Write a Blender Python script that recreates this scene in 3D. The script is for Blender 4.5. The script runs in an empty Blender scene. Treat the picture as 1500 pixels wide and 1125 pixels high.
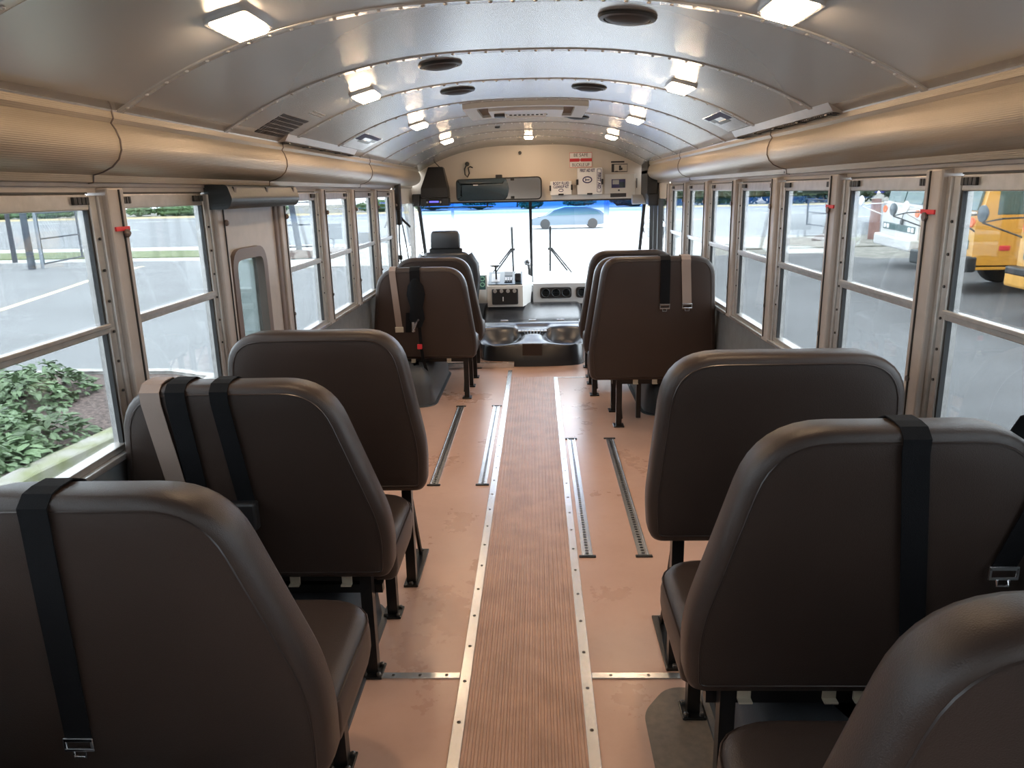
import bpy, bmesh, math, random
from mathutils import Vector, Matrix
random.seed(7)
S = bpy.context.scene
COL = S.collection
PI = math.pi

# ------------------------------------------------------------------ materials
def newmat(name):
    m = bpy.data.materials.new(name); m.use_nodes = True
    nt = m.node_tree
    b = nt.nodes.get('Principled BSDF')
    return m, nt, b

def mat(name, col, rough=.5, metal=0.0, spec=.5, noise=0.0, nscale=20.0, bump=0.0, bscale=200.0, coat=0.0, emit=None, estr=0.0, col2=None, rvar=0.0):
    m, nt, b = newmat(name)
    L = nt.links
    b.inputs['Base Color'].default_value = (*col, 1)
    b.inputs['Roughness'].default_value = rough
    b.inputs['Metallic'].default_value = metal
    b.inputs['Specular IOR Level'].default_value = spec
    b.inputs['Coat Weight'].default_value = coat
    if emit:
        b.inputs['Emission Color'].default_value = (*emit, 1)
        b.inputs['Emission Strength'].default_value = estr
    tc = None
    if noise or bump or col2 or rvar:
        tc = nt.nodes.new('ShaderNodeTexCoord')
    if noise or col2:
        n = nt.nodes.new('ShaderNodeTexNoise'); n.inputs['Scale'].default_value = nscale; n.inputs['Detail'].default_value = 6
        L.new(tc.outputs['Object'], n.inputs['Vector'])
        r = nt.nodes.new('ShaderNodeValToRGB')
        c2 = col2 if col2 else tuple(max(0, c*(1-noise)) for c in col)
        c1 = col if col2 else tuple(min(1, c*(1+noise)) for c in col)
        r.color_ramp.elements[0].position = .35; r.color_ramp.elements[1].position = .65
        r.color_ramp.elements[0].color = (*c2, 1); r.color_ramp.elements[1].color = (*c1, 1)
        L.new(n.outputs['Fac'], r.inputs['Fac']); L.new(r.outputs['Color'], b.inputs['Base Color'])
    if rvar:
        n3 = nt.nodes.new('ShaderNodeTexNoise'); n3.inputs['Scale'].default_value = 3.0; n3.inputs['Detail'].default_value = 4
        L.new(tc.outputs['Object'], n3.inputs['Vector'])
        mr = nt.nodes.new('ShaderNodeMapRange'); mr.inputs['To Min'].default_value = rough-rvar; mr.inputs['To Max'].default_value = rough+rvar
        L.new(n3.outputs['Fac'], mr.inputs['Value']); L.new(mr.outputs['Result'], b.inputs['Roughness'])
    if bump:
        n2 = nt.nodes.new('ShaderNodeTexNoise'); n2.inputs['Scale'].default_value = bscale; n2.inputs['Detail'].default_value = 4
        L.new(tc.outputs['Object'], n2.inputs['Vector'])
        bp = nt.nodes.new('ShaderNodeBump'); bp.inputs['Strength'].default_value = bump; bp.inputs['Distance'].default_value = .002
        L.new(n2.outputs['Fac'], bp.inputs['Height']); L.new(bp.outputs['Normal'], b.inputs['Normal'])
    return m

def glassmat(name, tint, gloss=.9, band=None):
    m = bpy.data.materials.new(name); m.use_nodes = True
    nt = m.node_tree; nt.nodes.clear(); L = nt.links
    out = nt.nodes.new('ShaderNodeOutputMaterial')
    tr = nt.nodes.new('ShaderNodeBsdfTransparent'); tint = tuple(math.sqrt(c) for c in tint)      # a pane has two faces
    tr.inputs['Color'].default_value = (*tint, 1)
    gl = nt.nodes.new('ShaderNodeBsdfGlossy'); gl.inputs['Roughness'].default_value = .02
    fr = nt.nodes.new('ShaderNodeFresnel'); fr.inputs['IOR'].default_value = 1.45
    mx = nt.nodes.new('ShaderNodeMixShader')
    ml = nt.nodes.new('ShaderNodeMath'); ml.operation = 'MULTIPLY'; ml.inputs[1].default_value = gloss
    L.new(fr.outputs['Fac'], ml.inputs[0]); L.new(ml.outputs[0], mx.inputs['Fac'])
    L.new(tr.outputs[0], mx.inputs[1]); L.new(gl.outputs[0], mx.inputs[2]); L.new(mx.outputs[0], out.inputs['Surface'])
    if band:      # a blue sun strip dyed into the top of the glass
        tc = nt.nodes.new('ShaderNodeTexCoord'); sp = nt.nodes.new('ShaderNodeSeparateXYZ')
        L.new(tc.outputs['Object'], sp.inputs[0])
        rp = nt.nodes.new('ShaderNodeValToRGB'); mr = nt.nodes.new('ShaderNodeMapRange')
        mr.inputs['From Min'].default_value = band[0]; mr.inputs['From Max'].default_value = band[1]
        L.new(sp.outputs['Z'], mr.inputs['Value']); L.new(mr.outputs['Result'], rp.inputs['Fac'])
        rp.color_ramp.elements[0].color = (*tint, 1); rp.color_ramp.elements[1].color = (*[math.sqrt(c) for c in band[2]], 1)
        L.new(rp.outputs['Color'], tr.inputs['Color'])
    return m

M = {}
M['ceiling'] = mat('satin_ceiling_paint', (.54, .54, .53), .27, .6, .5, bump=.12, bscale=1.6)
M['bulkhead'] = mat('cream_painted_steel', (.60, .54, .47), .38, 0, .5)
M['wallbeige'] = mat('beige_painted_steel', (.37, .34, .32), .34, .1, .5, noise=.04)
M['duct'] = None
M['alu'] = mat('brushed_aluminium', (.50, .48, .46), .33, .75, .5, noise=.08, nscale=30)
M['alu_bright'] = mat('bright_aluminium', (.72, .72, .72), .27, .85, .5, noise=.06, nscale=40)
M['sidepanel'] = mat('grey_side_panel', (.20, .21, .215), .42, .25, .5, noise=.08)
M['vinyl'] = mat('brown_seat_vinyl', (.037, .024, .019), .40, 0, .42, noise=.06, nscale=5, bump=.35, bscale=420, rvar=.05)
M['piping'] = mat('brown_vinyl_piping', (.034, .022, .018), .35)
M['blacksteel'] = mat('black_enamel_steel', (.012, .011, .011), .28, .2, .5)
M['blackplastic'] = mat('black_plastic', (.012, .012, .013), .42)
M['blackmat'] = mat('black_padded_vinyl', (.018, .024, .028), .38, bump=.3, bscale=200)
M['gloss_black'] = mat('moulded_glossy_black', (.028, .030, .034), .27, 0, .6, bump=.25, bscale=350)
M['webbing_black'] = mat('black_webbing', (.004, .004, .005), .85, 0, .2, bump=.5, bscale=500)
M['webbing_tan'] = mat('tan_webbing', (.27, .20, .165), .55, bump=.5, bscale=500)
M['chrome'] = mat('chrome', (.85, .85, .87), .12, 1)
M['rubber'] = mat('dark_grey_rubber', (.060, .065, .072), .42, bump=.3, bscale=150)
M['blackrubber'] = mat('black_window_rubber', (.018, .018, .018), .5)
M['bronze'] = mat('brown_rubber_seal', (.13, .10, .09), .4)
M['tanliner'] = mat('tan_foam_liner', (.20, .13, .075), .8)
M['white'] = mat('white_plastic', (.80, .80, .80), .4)
M['offwhite'] = mat('off_white_panel', (.66, .65, .62), .45)
M['grey'] = mat('light_grey_plastic', (.40, .41, .42), .45, bump=.2, bscale=200)
M['beigebracket'] = mat('zinc_bracket', (.52, .46, .36), .45, .3)
M['lens'] = mat('lamp_lens', (1, .9, .75), .3, emit=(1.0, .70, .44), estr=95)
M['red'] = mat('red_ink', (.62, .03, .04), .5)
M['navy'] = mat('navy_ink', (.03, .03, .12), .5)
M['darkink'] = mat('dark_ink', (.03, .03, .035), .5)
M['blueled'] = mat('blue_display', (.02, .02, .1), .3, emit=(.12, .10, 1.0), estr=2.2)
M['greengauge'] = mat('green_gauge_ring', (.25, .5, .35), .4)
M['mirror'] = mat('mirror_glass', (.86, .86, .86), .03, 1)
M['smoke'] = mat('smoky_blue_plastic', (.035, .055, .07), .22)
M['screw'] = mat('dark_screw', (.09, .085, .08), .4, .6)
M['glass_side'] = glassmat('tinted_side_glass', (.42, .445, .45), .45)
M['glass_door'] = glassmat('dark_tinted_door_glass', (.22, .27, .26), .6)
M['glass_clear'] = glassmat('clear_glass', (.88, .90, .90), .8)
M['glass_wind'] = glassmat('windshield_glass', (.86, .90, .92), .8, band=(1.22, 1.34, (.02, .12, .50)))
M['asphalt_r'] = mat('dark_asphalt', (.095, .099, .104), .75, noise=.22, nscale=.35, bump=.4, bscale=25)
M['asphalt_l'] = mat('pale_asphalt', (.175, .183, .19), .7, noise=.10, nscale=.4, bump=.3, bscale=25)  # left ground, paler than the lot on the right
M['road'] = mat('road_asphalt', (.125, .135, .145), .6, noise=.08, nscale=.2)
M['concrete'] = mat('pale_concrete', (.42, .42, .41), .7, noise=.10, nscale=2)
M['gravel'] = mat('pale_gravel', (.20, .195, .17), .9, noise=.3, nscale=3)
M['grass'] = mat('mown_grass', (.13, .16, .07), .9, noise=.35, nscale=6, bump=.6, bscale=40)
M['drygrass'] = mat('dry_verge', (.42, .34, .17), .9, noise=.3, nscale=2)
M['mulch'] = mat('bark_mulch', (.115, .085, .075), .95, noise=.6, nscale=22, bump=1.0, bscale=30)
M['curbstone'] = mat('mossy_curb', (.36, .35, .32), .85, noise=.0, nscale=4, col2=(.23, .25, .13), bump=.6, bscale=40)
M['paleedge'] = mat('stone_edging', (.42, .41, .39), .8, noise=.35, nscale=5)
M['leaf'] = mat('green_leaf', (.13, .20, .10), .5, noise=.45, nscale=3)
M['leaf_far'] = mat('hedge_leaf', (.10, .18, .08), .7, noise=.4, nscale=1.5)
M['leaf_dark'] = mat('dark_tree_leaf', (.035, .065, .035), .7, noise=.4, nscale=1)
M['bark'] = mat('brown_bark', (.11, .08, .06), .9, noise=.3, nscale=6)
M['brickpost'] = mat('red_brown_post', (.26, .15, .13), .8, noise=.15, nscale=6)
M['pole'] = mat('dark_utility_pole', (.055, .065, .085), .8, noise=.2)
M['steelpole'] = mat('grey_steel_pole', (.25, .28, .32), .5, .3)
M['yellow'] = mat('school_bus_yellow', (.62, .31, .045), .35, coat=.3)
M['buswhite'] = mat('bus_white_paint', (.60, .60, .59), .35, coat=.3)
M['yellowpaint'] = mat('pale_yellow_line', (.85, .72, .42), .7)
M['whitepaint'] = mat('white_line', (.85, .85, .83), .7)
M['darkglass'] = mat('dark_bus_glass', (.05, .11, .11), .08, 0, .8)
M['signgrey'] = mat('grey_sign_face', (.16, .175, .19), .6)
M['orange'] = mat('orange_marker', (.8, .16, .03), .4)
M['silver'] = mat('silver_car_paint', (.10, .13, .16), .3, .3, coat=.4)
M['tire'] = mat('tire', (.02, .02, .02), .7)

# duct: fine lengthwise fluting
m, nt, b = newmat('fluted_beige_duct')
b.inputs['Base Color'].default_value = (.42, .355, .27, 1); b.inputs['Roughness'].default_value = .32; b.inputs['Metallic'].default_value = .35
tc = nt.nodes.new('ShaderNodeTexCoord'); sp = nt.nodes.new('ShaderNodeSeparateXYZ'); mp = nt.nodes.new('ShaderNodeMath'); mp.operation = 'MULTIPLY'; mp.inputs[1].default_value = 2*PI/.0045
sn = nt.nodes.new('ShaderNodeMath'); sn.operation = 'SINE'; bp = nt.nodes.new('ShaderNodeBump'); bp.inputs['Strength'].default_value = .35; bp.inputs['Distance'].default_value = .0006
nt.links.new(tc.outputs['Object'], sp.inputs[0]); nt.links.new(sp.outputs['Z'], mp.inputs[0]); nt.links.new(mp.outputs[0], sn.inputs[0])
nt.links.new(sn.outputs[0], bp.inputs['Height']); nt.links.new(bp.outputs['Normal'], b.inputs['Normal'])
M['duct'] = m

# floor: reddish brown sheet, mottled with wear, dust and scuffs
m, nt, b = newmat('worn_brown_floor')
L = nt.links
tc = nt.nodes.new('ShaderNodeTexCoord')
n1 = nt.nodes.new('ShaderNodeTexNoise'); n1.inputs['Scale'].default_value = 2.2; n1.inputs['Detail'].default_value = 8; n1.inputs['Roughness'].default_value = .65
n2 = nt.nodes.new('ShaderNodeTexNoise'); n2.inputs['Scale'].default_value = 60; n2.inputs['Detail'].default_value = 3
n3 = nt.nodes.new('ShaderNodeTexNoise'); n3.inputs['Scale'].default_value = 14; n3.inputs['Detail'].default_value = 5
for n in (n1, n2, n3): L.new(tc.outputs['Object'], n.inputs['Vector'])
r1 = nt.nodes.new('ShaderNodeValToRGB'); r1.color_ramp.elements[0].position = .3; r1.color_ramp.elements[1].position = .7
r1.color_ramp.elements[0].color = (.56, .34, .25, 1); r1.color_ramp.elements[1].color = (.66, .43, .33, 1)
L.new(n1.outputs['Fac'], r1.inputs['Fac'])
r2 = nt.nodes.new('ShaderNodeValToRGB'); r2.color_ramp.elements[0].position = .58; r2.color_ramp.elements[1].position = .92
r2.color_ramp.elements[0].color = (0, 0, 0, 1); r2.color_ramp.elements[1].color = (.35, .35, .35, 1)
L.new(n3.outputs['Fac'], r2.inputs['Fac'])
mxc = nt.nodes.new('ShaderNodeMix'); mxc.data_type = 'RGBA'; mxc.inputs['B'].default_value = (.50, .23, .13, 1)
L.new(r2.outputs['Color'], mxc.inputs['Factor']); L.new(r1.outputs['Color'], mxc.inputs['A']); L.new(mxc.outputs['Result'], b.inputs['Base Color'])
mr = nt.nodes.new('ShaderNodeMapRange'); mr.inputs['To Min'].default_value = .20; mr.inputs['To Max'].default_value = .38
L.new(n1.outputs['Fac'], mr.inputs['Value']); L.new(mr.outputs['Result'], b.inputs['Roughness'])
bp = nt.nodes.new('ShaderNodeBump'); bp.inputs['Strength'].default_value = .25; bp.inputs['Distance'].default_value = .001
L.new(n2.outputs['Fac'], bp.inputs['Height']); L.new(bp.outputs['Normal'], b.inputs['Normal'])
M['floor'] = m
M['ribmat'] = mat('ribbed_aisle_mat', (.50, .31, .225), .42, noise=.12, nscale=8)
M['patch'] = mat('grey_brown_floor_patch', (.20, .155, .115), .5, noise=.12, nscale=40)

# ------------------------------------------------------------------ mesh helpers
class MB:
    def __init__(s): s.bm = bmesh.new()
    def box(s, x0, x1, y0, y1, z0, z1, bev=0.0, mtx=None):
        r = bmesh.ops.create_cube(s.bm, size=1)
        vs = r['verts']
        bmesh.ops.scale(s.bm, vec=(abs(x1-x0), abs(y1-y0), abs(z1-z0)), verts=vs)
        bmesh.ops.translate(s.bm, vec=((x0+x1)/2, (y0+y1)/2, (z0+z1)/2), verts=vs)
        if bev:
            es = list({e for v in vs for e in v.link_edges})
            rr = bmesh.ops.bevel(s.bm, geom=es, offset=bev, segments=2, affect='EDGES', profile=.5)
            vs = list({v for f in rr['faces'] for v in f.verts} | {v for v in vs if v.is_valid})
        if mtx is not None: bmesh.ops.transform(s.bm, matrix=mtx, verts=vs)
        return s
    def loft(s, rings, close=True, cap0=True, cap1=True):
        vr = [[s.bm.verts.new(p) for p in r] for r in rings]
        n = len(rings[0])
        for a, c in zip(vr, vr[1:]):
            for i in range(n if close else n-1):
                j = (i+1) % n
                try: s.bm.faces.new((a[i], a[j], c[j], c[i]))
                except ValueError: pass
        if cap0 and n > 2: s.bm.faces.new(vr[0][::-1])
        if cap1 and n > 2: s.bm.faces.new(vr[-1])
        return s
    def tube(s, pts, r, n=8, closed=False, r1=None):
        pts = [Vector(p) for p in pts]; rings = []; N = len(pts)
        up = None
        for i, p in enumerate(pts):
            if closed: t = (pts[(i+1) % N]-pts[i-1])
            else: t = pts[min(i+1, N-1)]-pts[max(i-1, 0)]
            t.normalize()
            if up is None:
                up = Vector((0, 0, 1)) if abs(t.z) < .9 else Vector((0, 1, 0))
            a = t.cross(up)
            if a.length < 1e-4: a = t.orthogonal()
            a.normalize(); c = a.cross(t).normalized(); up = c
            rr = r if r1 is None else r+(r1-r)*i/(N-1)
            rings.append([p+a*rr*math.cos(2*PI*k/n)+c*rr*math.sin(2*PI*k/n) for k in range(n)])
        if closed: rings.append(rings[0]); s.loft(rings, True, False, False); bmesh.ops.remove_doubles(s.bm, verts=s.bm.verts[:], dist=1e-6)
        else: s.loft(rings)
        return s
    def lathe(s, prof, c, axis='z', n=24):
        rings = []
        for (r, h) in prof:
            ring = []
            for k in range(n):
                a = 2*PI*k/n; u, v = max(r, 1e-4)*math.cos(a), max(r, 1e-4)*math.sin(a)
                if axis == 'z': q = (u, v, h)
                elif axis == 'y': q = (u, h, v)
                else: q = (h, u, v)
                ring.append((c[0]+q[0], c[1]+q[1], c[2]+q[2]))
            rings.append(ring)
        return s.loft(rings)
    def prism(s, poly, axis, a0, a1):
        def P(p, a):
            return {'x': (a, p[0], p[1]), 'y': (p[0], a, p[1]), 'z': (p[0], p[1], a)}[axis]
        return s.loft([[P(p, a0) for p in poly], [P(p, a1) for p in poly]])
    def ribbon(s, pts, w, t=.003, wd=(1, 0, 0)):
        pts = [Vector(p) for p in pts]; wd = Vector(wd).normalized(); rings = []
        for i, p in enumerate(pts):
            tg = (pts[min(i+1, len(pts)-1)]-pts[max(i-1, 0)]).normalized()
            n = tg.cross(wd).normalized()
            rings.append([p-wd*w/2-n*t/2, p+wd*w/2-n*t/2, p+wd*w/2+n*t/2, p-wd*w/2+n*t/2])
        return s.loft(rings)
    def quad(s, a, b_, c, d):
        s.bm.faces.new([s.bm.verts.new(p) for p in (a, b_, c, d)]); return s
    def build(s, name, material, parent=None, smooth=False, angle=40, fixn=True):
        if fixn: bmesh.ops.recalc_face_normals(s.bm, faces=s.bm.faces[:])
        me = bpy.data.meshes.new(name); s.bm.to_mesh(me); s.bm.free()
        me.materials.append(material if not isinstance(material, str) else M[material])
        o = bpy.data.objects.new(name, me); COL.objects.link(o)
        if smooth:
            for p in me.polygons: p.use_smooth = True
            try: me.set_sharp_from_angle(angle=math.radians(angle))
            except Exception: pass
        if parent is not None:
            o.parent = parent
            o.matrix_parent_inverse = Matrix.Translation(-Vector(root_loc(parent)))
        return o

def root_loc(o):      # parts are modelled in world coordinates; only a top-level object carries a location
    return Vector(o.location) if o.parent is None else Vector((0, 0, 0))

def empty(name, loc=(0, 0, 0)):
    o = bpy.data.objects.new(name, None); COL.objects.link(o); o.location = loc; o.empty_display_size = .05
    return o
def tag(o, label, cat, group=None):
    o['label'] = label; o['category'] = cat
    if group: o['group'] = group
    return o
def struct(o): o['kind'] = 'structure'; return o
def thing(name, label, cat, loc=(0, 0, 0), group=None): return tag(empty(name, loc), label, cat, group)

def copy_tree(o, parent=None):
    c = o.copy(); COL.objects.link(c)
    if parent is not None: c.parent = parent
    for ch in list(o.children): copy_tree(ch, c)
    return c

def text_mesh(name, s, size, material, parent, mtx, sx=1.0, bold=0.0):
    cu = bpy.data.curves.new(name, 'FONT'); cu.body = s; cu.size = size; cu.align_x = 'CENTER'; cu.align_y = 'CENTER'; cu.extrude = .0004; cu.offset = bold
    t = bpy.data.objects.new(name, cu); COL.objects.link(t)
    bpy.context.view_layer.update()
    me = bpy.data.meshes.new_from_object(t.evaluated_get(bpy.context.evaluated_depsgraph_get()))
    bpy.data.objects.remove(t); bpy.data.curves.remove(cu)
    me.transform(Matrix.Diagonal((sx, 1, 1, 1))); me.transform(mtx)
    me.materials.clear(); me.materials.append(M[material])
    o = bpy.data.objects.new(name, me); COL.objects.link(o)
    if parent is not None:
        o.parent = parent; o.matrix_parent_inverse = Matrix.Translation(-Vector(root_loc(parent)))
    return o
# text standing upright facing the back of the bus (-y), reading left to right along +x
def face_back(x, y, z, rot=0): return Matrix.Translation((x, y, z)) @ Matrix.Rotation(PI/2, 4, 'X') @ Matrix.Rotation(rot, 4, 'Z')

def rounded(corners, n=6):
    out = []
    N = len(corners)
    for i, (x, z, r) in enumerate(corners):
        p = Vector((x, z)); a = Vector(corners[i-1][:2]); c = Vector(corners[(i+1) % N][:2])
        if r <= 0: out.append((x, z)); continue
        d1 = (a-p); d2 = (c-p); l1, l2 = d1.length, d2.length; d1.normalize(); d2.normalize()
        ang = d1.angle(d2); t = min(r/math.tan(ang/2), .48*l1, .48*l2)
        p1 = p+d1*t; p2 = p+d2*t
        for k in range(n+1):
            u = k/n; q = p1*(1-u)**2+p*2*u*(1-u)+p2*u**2
            out.append((q.x, q.y))
    return out
def inset(poly, d):
    N = len(poly); out = []
    area = sum(poly[i][0]*poly[(i+1) % N][1]-poly[(i+1) % N][0]*poly[i][1] for i in range(N))
    sg = 1 if area > 0 else -1
    for i in range(N):
        a = Vector(poly[i-1]); c = Vector(poly[(i+1) % N]); t = (c-a)
        if t.length < 1e-9: t = Vector((1, 0))
        t.normalize(); nrm = Vector((-t.y, t.x))*sg
        out.append((poly[i][0]+nrm.x*d, poly[i][1]+nrm.y*d))
    return out
def ring_frame(mb, poly_out, poly_in, axis, a0, a1):
    def P(p, a): return {'x': (a, p[0], p[1]), 'y': (p[0], a, p[1]), 'z': (p[0], p[1], a)}[axis]
    o0 = [P(p, a0) for p in poly_out]; i0 = [P(p, a0) for p in poly_in]
    o1 = [P(p, a1) for p in poly_out]; i1 = [P(p, a1) for p in poly_in]
    return mb.loft([o0, o1, i1, i0, o0], True, False, False)

# ------------------------------------------------------------------ bus shell
W = 1.15
YB, YF = -1.25, 7.05          # rear wall, last roof bow
SP = .7057; Y0 = 2.144        # window bay spacing
HB = 7.45                     # front header panel
def bay(i): return Y0+SP*i
def drop(y): return 0 if y < 7.03 else .055*(y-7.03)/(HB-7.03)
def cz(x, y=0): return 1.947-.247*(min(abs(x), 1.07)/1.06)**2.6-drop(y)*(1-.5*abs(x))

# floor
f = struct(MB().box(-1.16, 1.16, YB, 8.0, -.06, 0).build('floor', 'floor'))
mb = MB()      # dark grey rubber along the wall sides
# aisle runner: real ribs, between two aluminium strips
xs = []; n = 19; x0r, x1r = -.172, .172; pr = []
for k in range(n):
    a = x0r+(x1r-x0r)*k/n; w = (x1r-x0r)/n
    pr += [(a, .002), (a+w*.12, .0062), (a+w*.55, .0062), (a+w*.67, .002)]
pr.append((x1r, .002)); pr += [(x1r, -.001), (x0r, -.001)]
aisle = tag(MB().prism(pr, 'y', YB+.02, 5.98).build('aisle_runner', 'ribbed' if False else 'ribmat'), 'long ribbed brown rubber runner down the middle of the aisle', 'floor runner')
def strip(name, x0, x1, y0, y1, label, along='y', n=0, group=None, h=.005):
    t = thing(name, label, 'floor trim', ((x0+x1)/2, (y0+y1)/2, 0), group)
    MB().box(x0, x1, y0, y1, 0.0002, h, .0015).build('trim_bar', 'alu_bright', t)
    if n:
        mb = MB()
        for k in range(n):
            u = (k+.5)/n
            c = ((x0+x1)/2, y0+(y1-y0)*u, 0) if along == 'y' else (x0+(x1-x0)*u, (y0+y1)/2, 0)
            mb.lathe([(.0055, h-.001), (.0055, h+.001), (.003, h+.0018)], c, n=8)
        mb.build('screw', 'screw', t)['kind'] = 'stuff'
    return t
strip('aisle_edge_strip', -.206, -.172, YB+.02, 6.24, 'long aluminium edge strip on the driver side of the ribbed runner', n=40)
strip('aisle_edge_strip', .172, .206, YB+.02, 5.98, 'long aluminium edge strip on the door side of the ribbed runner', n=39)
strip('floor_joint_strip', -.46, -.207, 2.055, 2.083, 'short aluminium joint strip across the floor left of the runner', 'x', 3)
strip('floor_joint_strip', .207, .56, 2.055, 2.083, 'short aluminium joint strip across the floor right of the runner', 'x', 3)
strip('floor_joint_strip', .207, .50, 5.96, 5.975, 'thin joint strip across the floor by the front right seats', 'x', 3, h=.003)
# wheelchair tracks
def track(x, y0, y1, label, w=.046):
    t = thing('anchor_track', label, 'anchor track', (x, (y0+y1)/2, 0), 'wheelchair anchor tracks let into the floor')
    mb = MB(); mb.box(x-w/2, x+w/2, y0, y1, .0002, .003, .0008)
    mb.box(x-w/2, x-w/2+.005, y0, y1, .003, .0065); mb.box(x+w/2-.005, x+w/2, y0, y1, .003, .0065); mb.build('rail', 'alu_bright', t)
    mb = MB(); k = y0+.02
    while k < y1-.015:
        mb.lathe([(.0075, .003), (.0075, .0042)], (x, k, 0), n=8); k += .0254
    mb.build('slots', 'blackplastic', t)
    for y in (y0-.006, y1+.006): MB().box(x-.035, x+.035, y-.008, y+.008, .0002, .007, .002).build('end_cap', 'blackplastic', t)
track(-.502, 3.67, 5.14, 'outer anchor track on the left floor, farther from the runner')
track(-.248, 3.67, 5.14, 'inner anchor track on the left floor, beside the runner')
track(.245, 2.87, 4.39, 'inner anchor track on the right floor, beside the runner')
track(.478, 2.87, 4.39, 'outer anchor track on the right floor, farther from the runner')
# worn patch
pp = rounded([(.345, 1.3, .08), (.60, 1.3, .05), (.60, 2.0, .1), (.43, 2.02, .09), (.345, 1.9, .12)])
tag(MB().prism(pp, 'z', .0003, .0014).build('floor_patch', 'patch'), 'dull grey-brown patch on the floor beside the near right seat legs', 'floor patch')
pp = rounded([(.26, 2.32, .05), (.44, 2.32, .04), (.44, 2.5, .06), (.26, 2.46, .06)])

# ceiling: panels with overlapping bows and rivets
NX = 40
xs = [-1.06+2.12*k/NX for k in range(NX+1)]
def crow(y, off=0.0): return [(x, y, cz(x, y)+off) for x in xs]
bows = [2.0955+SP*k for k in range(-4, 8)]
mb = MB()
ys = [YB]+[y for y in bows]+[HB]
rings = []
for a, b_ in zip(ys, ys[1:]):
    rings.append(crow(a+.001)); rings.append(crow(b_, 0.0)); 
vr = [[mb.bm.verts.new(p) for p in r] for r in [crow(y) for y in sorted(set(ys+[7.03, 7.2]))]]
for a, c in zip(vr, vr[1:]):
    for i in range(NX): mb.bm.faces.new((a[i], a[i+1], c[i+1], c[i]))
ceil = mb.build('ceiling', 'ceiling', smooth=True, fixn=False); struct(ceil)
sm = ceil.modifiers.new('thick', 'SOLIDIFY'); sm.thickness = .03; sm.offset = 1
for j, y in enumerate(bows):
    if y > HB-.1: continue
    mb = MB(); rings = []
    for x in xs:
        z = cz(x, y); rings.append([(x, y-.022, z-.0005), (x, y-.020, z-.0035), (x, y+.014, z-.0035), (x, y+.020, z-.0005), (x, y+.02, z+.004), (x, y-.022, z+.004)])
    mb.loft(rings); mb.build('roof_bow', 'ceiling', ceil, smooth=True)
    mb = MB(); nr = 37
    for k in range(nr):
        x = -1.03+2.06*k/(nr-1); z = cz(x, y)
        mb.lathe([(.006, 0.0005), (.0055, -.002), (.003, -.0036)], (x, y-.003, z-.0032), n=7)
    mb.build('rivets', 'screw' if False else 'alu', ceil, smooth=True)['kind'] = 'stuff'

# fluted air ducts at the ceiling corners
PR = [(1.065, 1.712), (1.052, 1.706), (1.05, 1.684), (1.058, 1.672), (1.048, 1.655), (1.040, 1.63), (1.040, 1.605), (1.050, 1.582), (1.070, 1.563), (1.098, 1.550), (1.125, 1.543), (1.128, 1.524), (1.147, 1.522)]
for s, side, nm in ((-1, 'left', 'driver'), (1, 'right', 'door')):
    t = thing('air_duct', 'long fluted beige rounded duct above the %s windows' % side, 'duct', (s*1.08, 3, 1.52))
    y1 = 7.38
    joints = [2.05, 3.42, 5.2] if s < 0 else [.6, 3.4, 5.5]
    mb = MB(); mb.loft([[(s*x, y, z) for x, z in PR]+[(s*1.147, y, 1.700)] for y in (YB, y1)])
    mb.build('duct_body', 'duct', t, smooth=True, angle=35)
    for y in joints:
        MB().tube([(s*(x-.0005), y, z) for x, z in PR[1:]], .003, 6).build('joint_seam', 'bronze', t)
        MB().lathe([(.006, -.004), (.006, .0), (.003, .002)], (s*1.13, y+.03, 1.532), 'x', 8).build('screw', 'screw', t)
    # bright moulding where duct meets ceiling
    MB().tube([(s*1.056, YB, 1.706), (s*1.056, 7.38, 1.702)], .006, 8).build('moulding', 'alu', t, smooth=True)

# side walls: lower panel, header band, posts, window units
def wall_side(s, side):
    lo = struct(MB().box(s*1.15, s*1.18, YB, 6.38, 0, .765).build('wall_'+side, 'sidepanel'))
    hd = MB().box(s*1.148, s*1.18, YB, 6.38, 1.497, 1.55).build('header_band', 'wallbeige', lo)
    MB().box(s*1.142, s*1.152, YB, 6.38, 1.512, 1.524, .002).build('header_lip', 'wallbeige', lo)
    # white panel in front of the last post
    MB().box(s*1.148, s*1.18, 6.46, 7.48, 1.385, 1.55).build('front_side_panel', 'bulkhead', lo)
    MB().box(s*1.15, s*1.18, 6.38, 8.0, -.02, .62 if s < 0 else .12).build('front_lower_panel', 'sidepanel', lo)
    sill = struct(MB().box(s*1.118, s*1.182, YB, 6.38, .764, .782, .004).build('trim_'+('1' if s < 0 else '2'), 'alu_bright'))
    return lo
wl = wall_side(-1, 'left'); wr = wall_side(1, 'right')
# posts as parts of the walls
def post(s, i, wall, col='wallbeige'):
    y = bay(i)
    mb = MB(); mb.box(s*1.116, s*1.178, y-.055, y+.030, .766, 1.51, .006)
    mb.build('window_post', col, wall)
    MB().box(s*1.112, s*1.118, y-.0025, y+.0025, .785, 1.505).build('seam', 'blackrubber', wall)
    # bracket and rivet on the seam
    MB().lathe([(.009, -.001), (.009, .003), (.005, .006)], (s*1.114-s*.003, y, .93), 'x', 8).build('rivet', 'screw', wall)
    MB().lathe([(.012, -.001), (.012, .004), (.006, .010)], (s*1.112-s*.004, y, 1.385), 'x', 10).build('latch_pin', 'bronze', wall)
    if i == 0 or (i == 1 and s > 0): MB().box(s*1.1115, s*1.116, y-.045, y+.028, 1.392, 1.404).build('red_tape', 'red', wall)
for i in range(-4, 7):
    post(-1, i, wl); post(1, i, wr)

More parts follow.
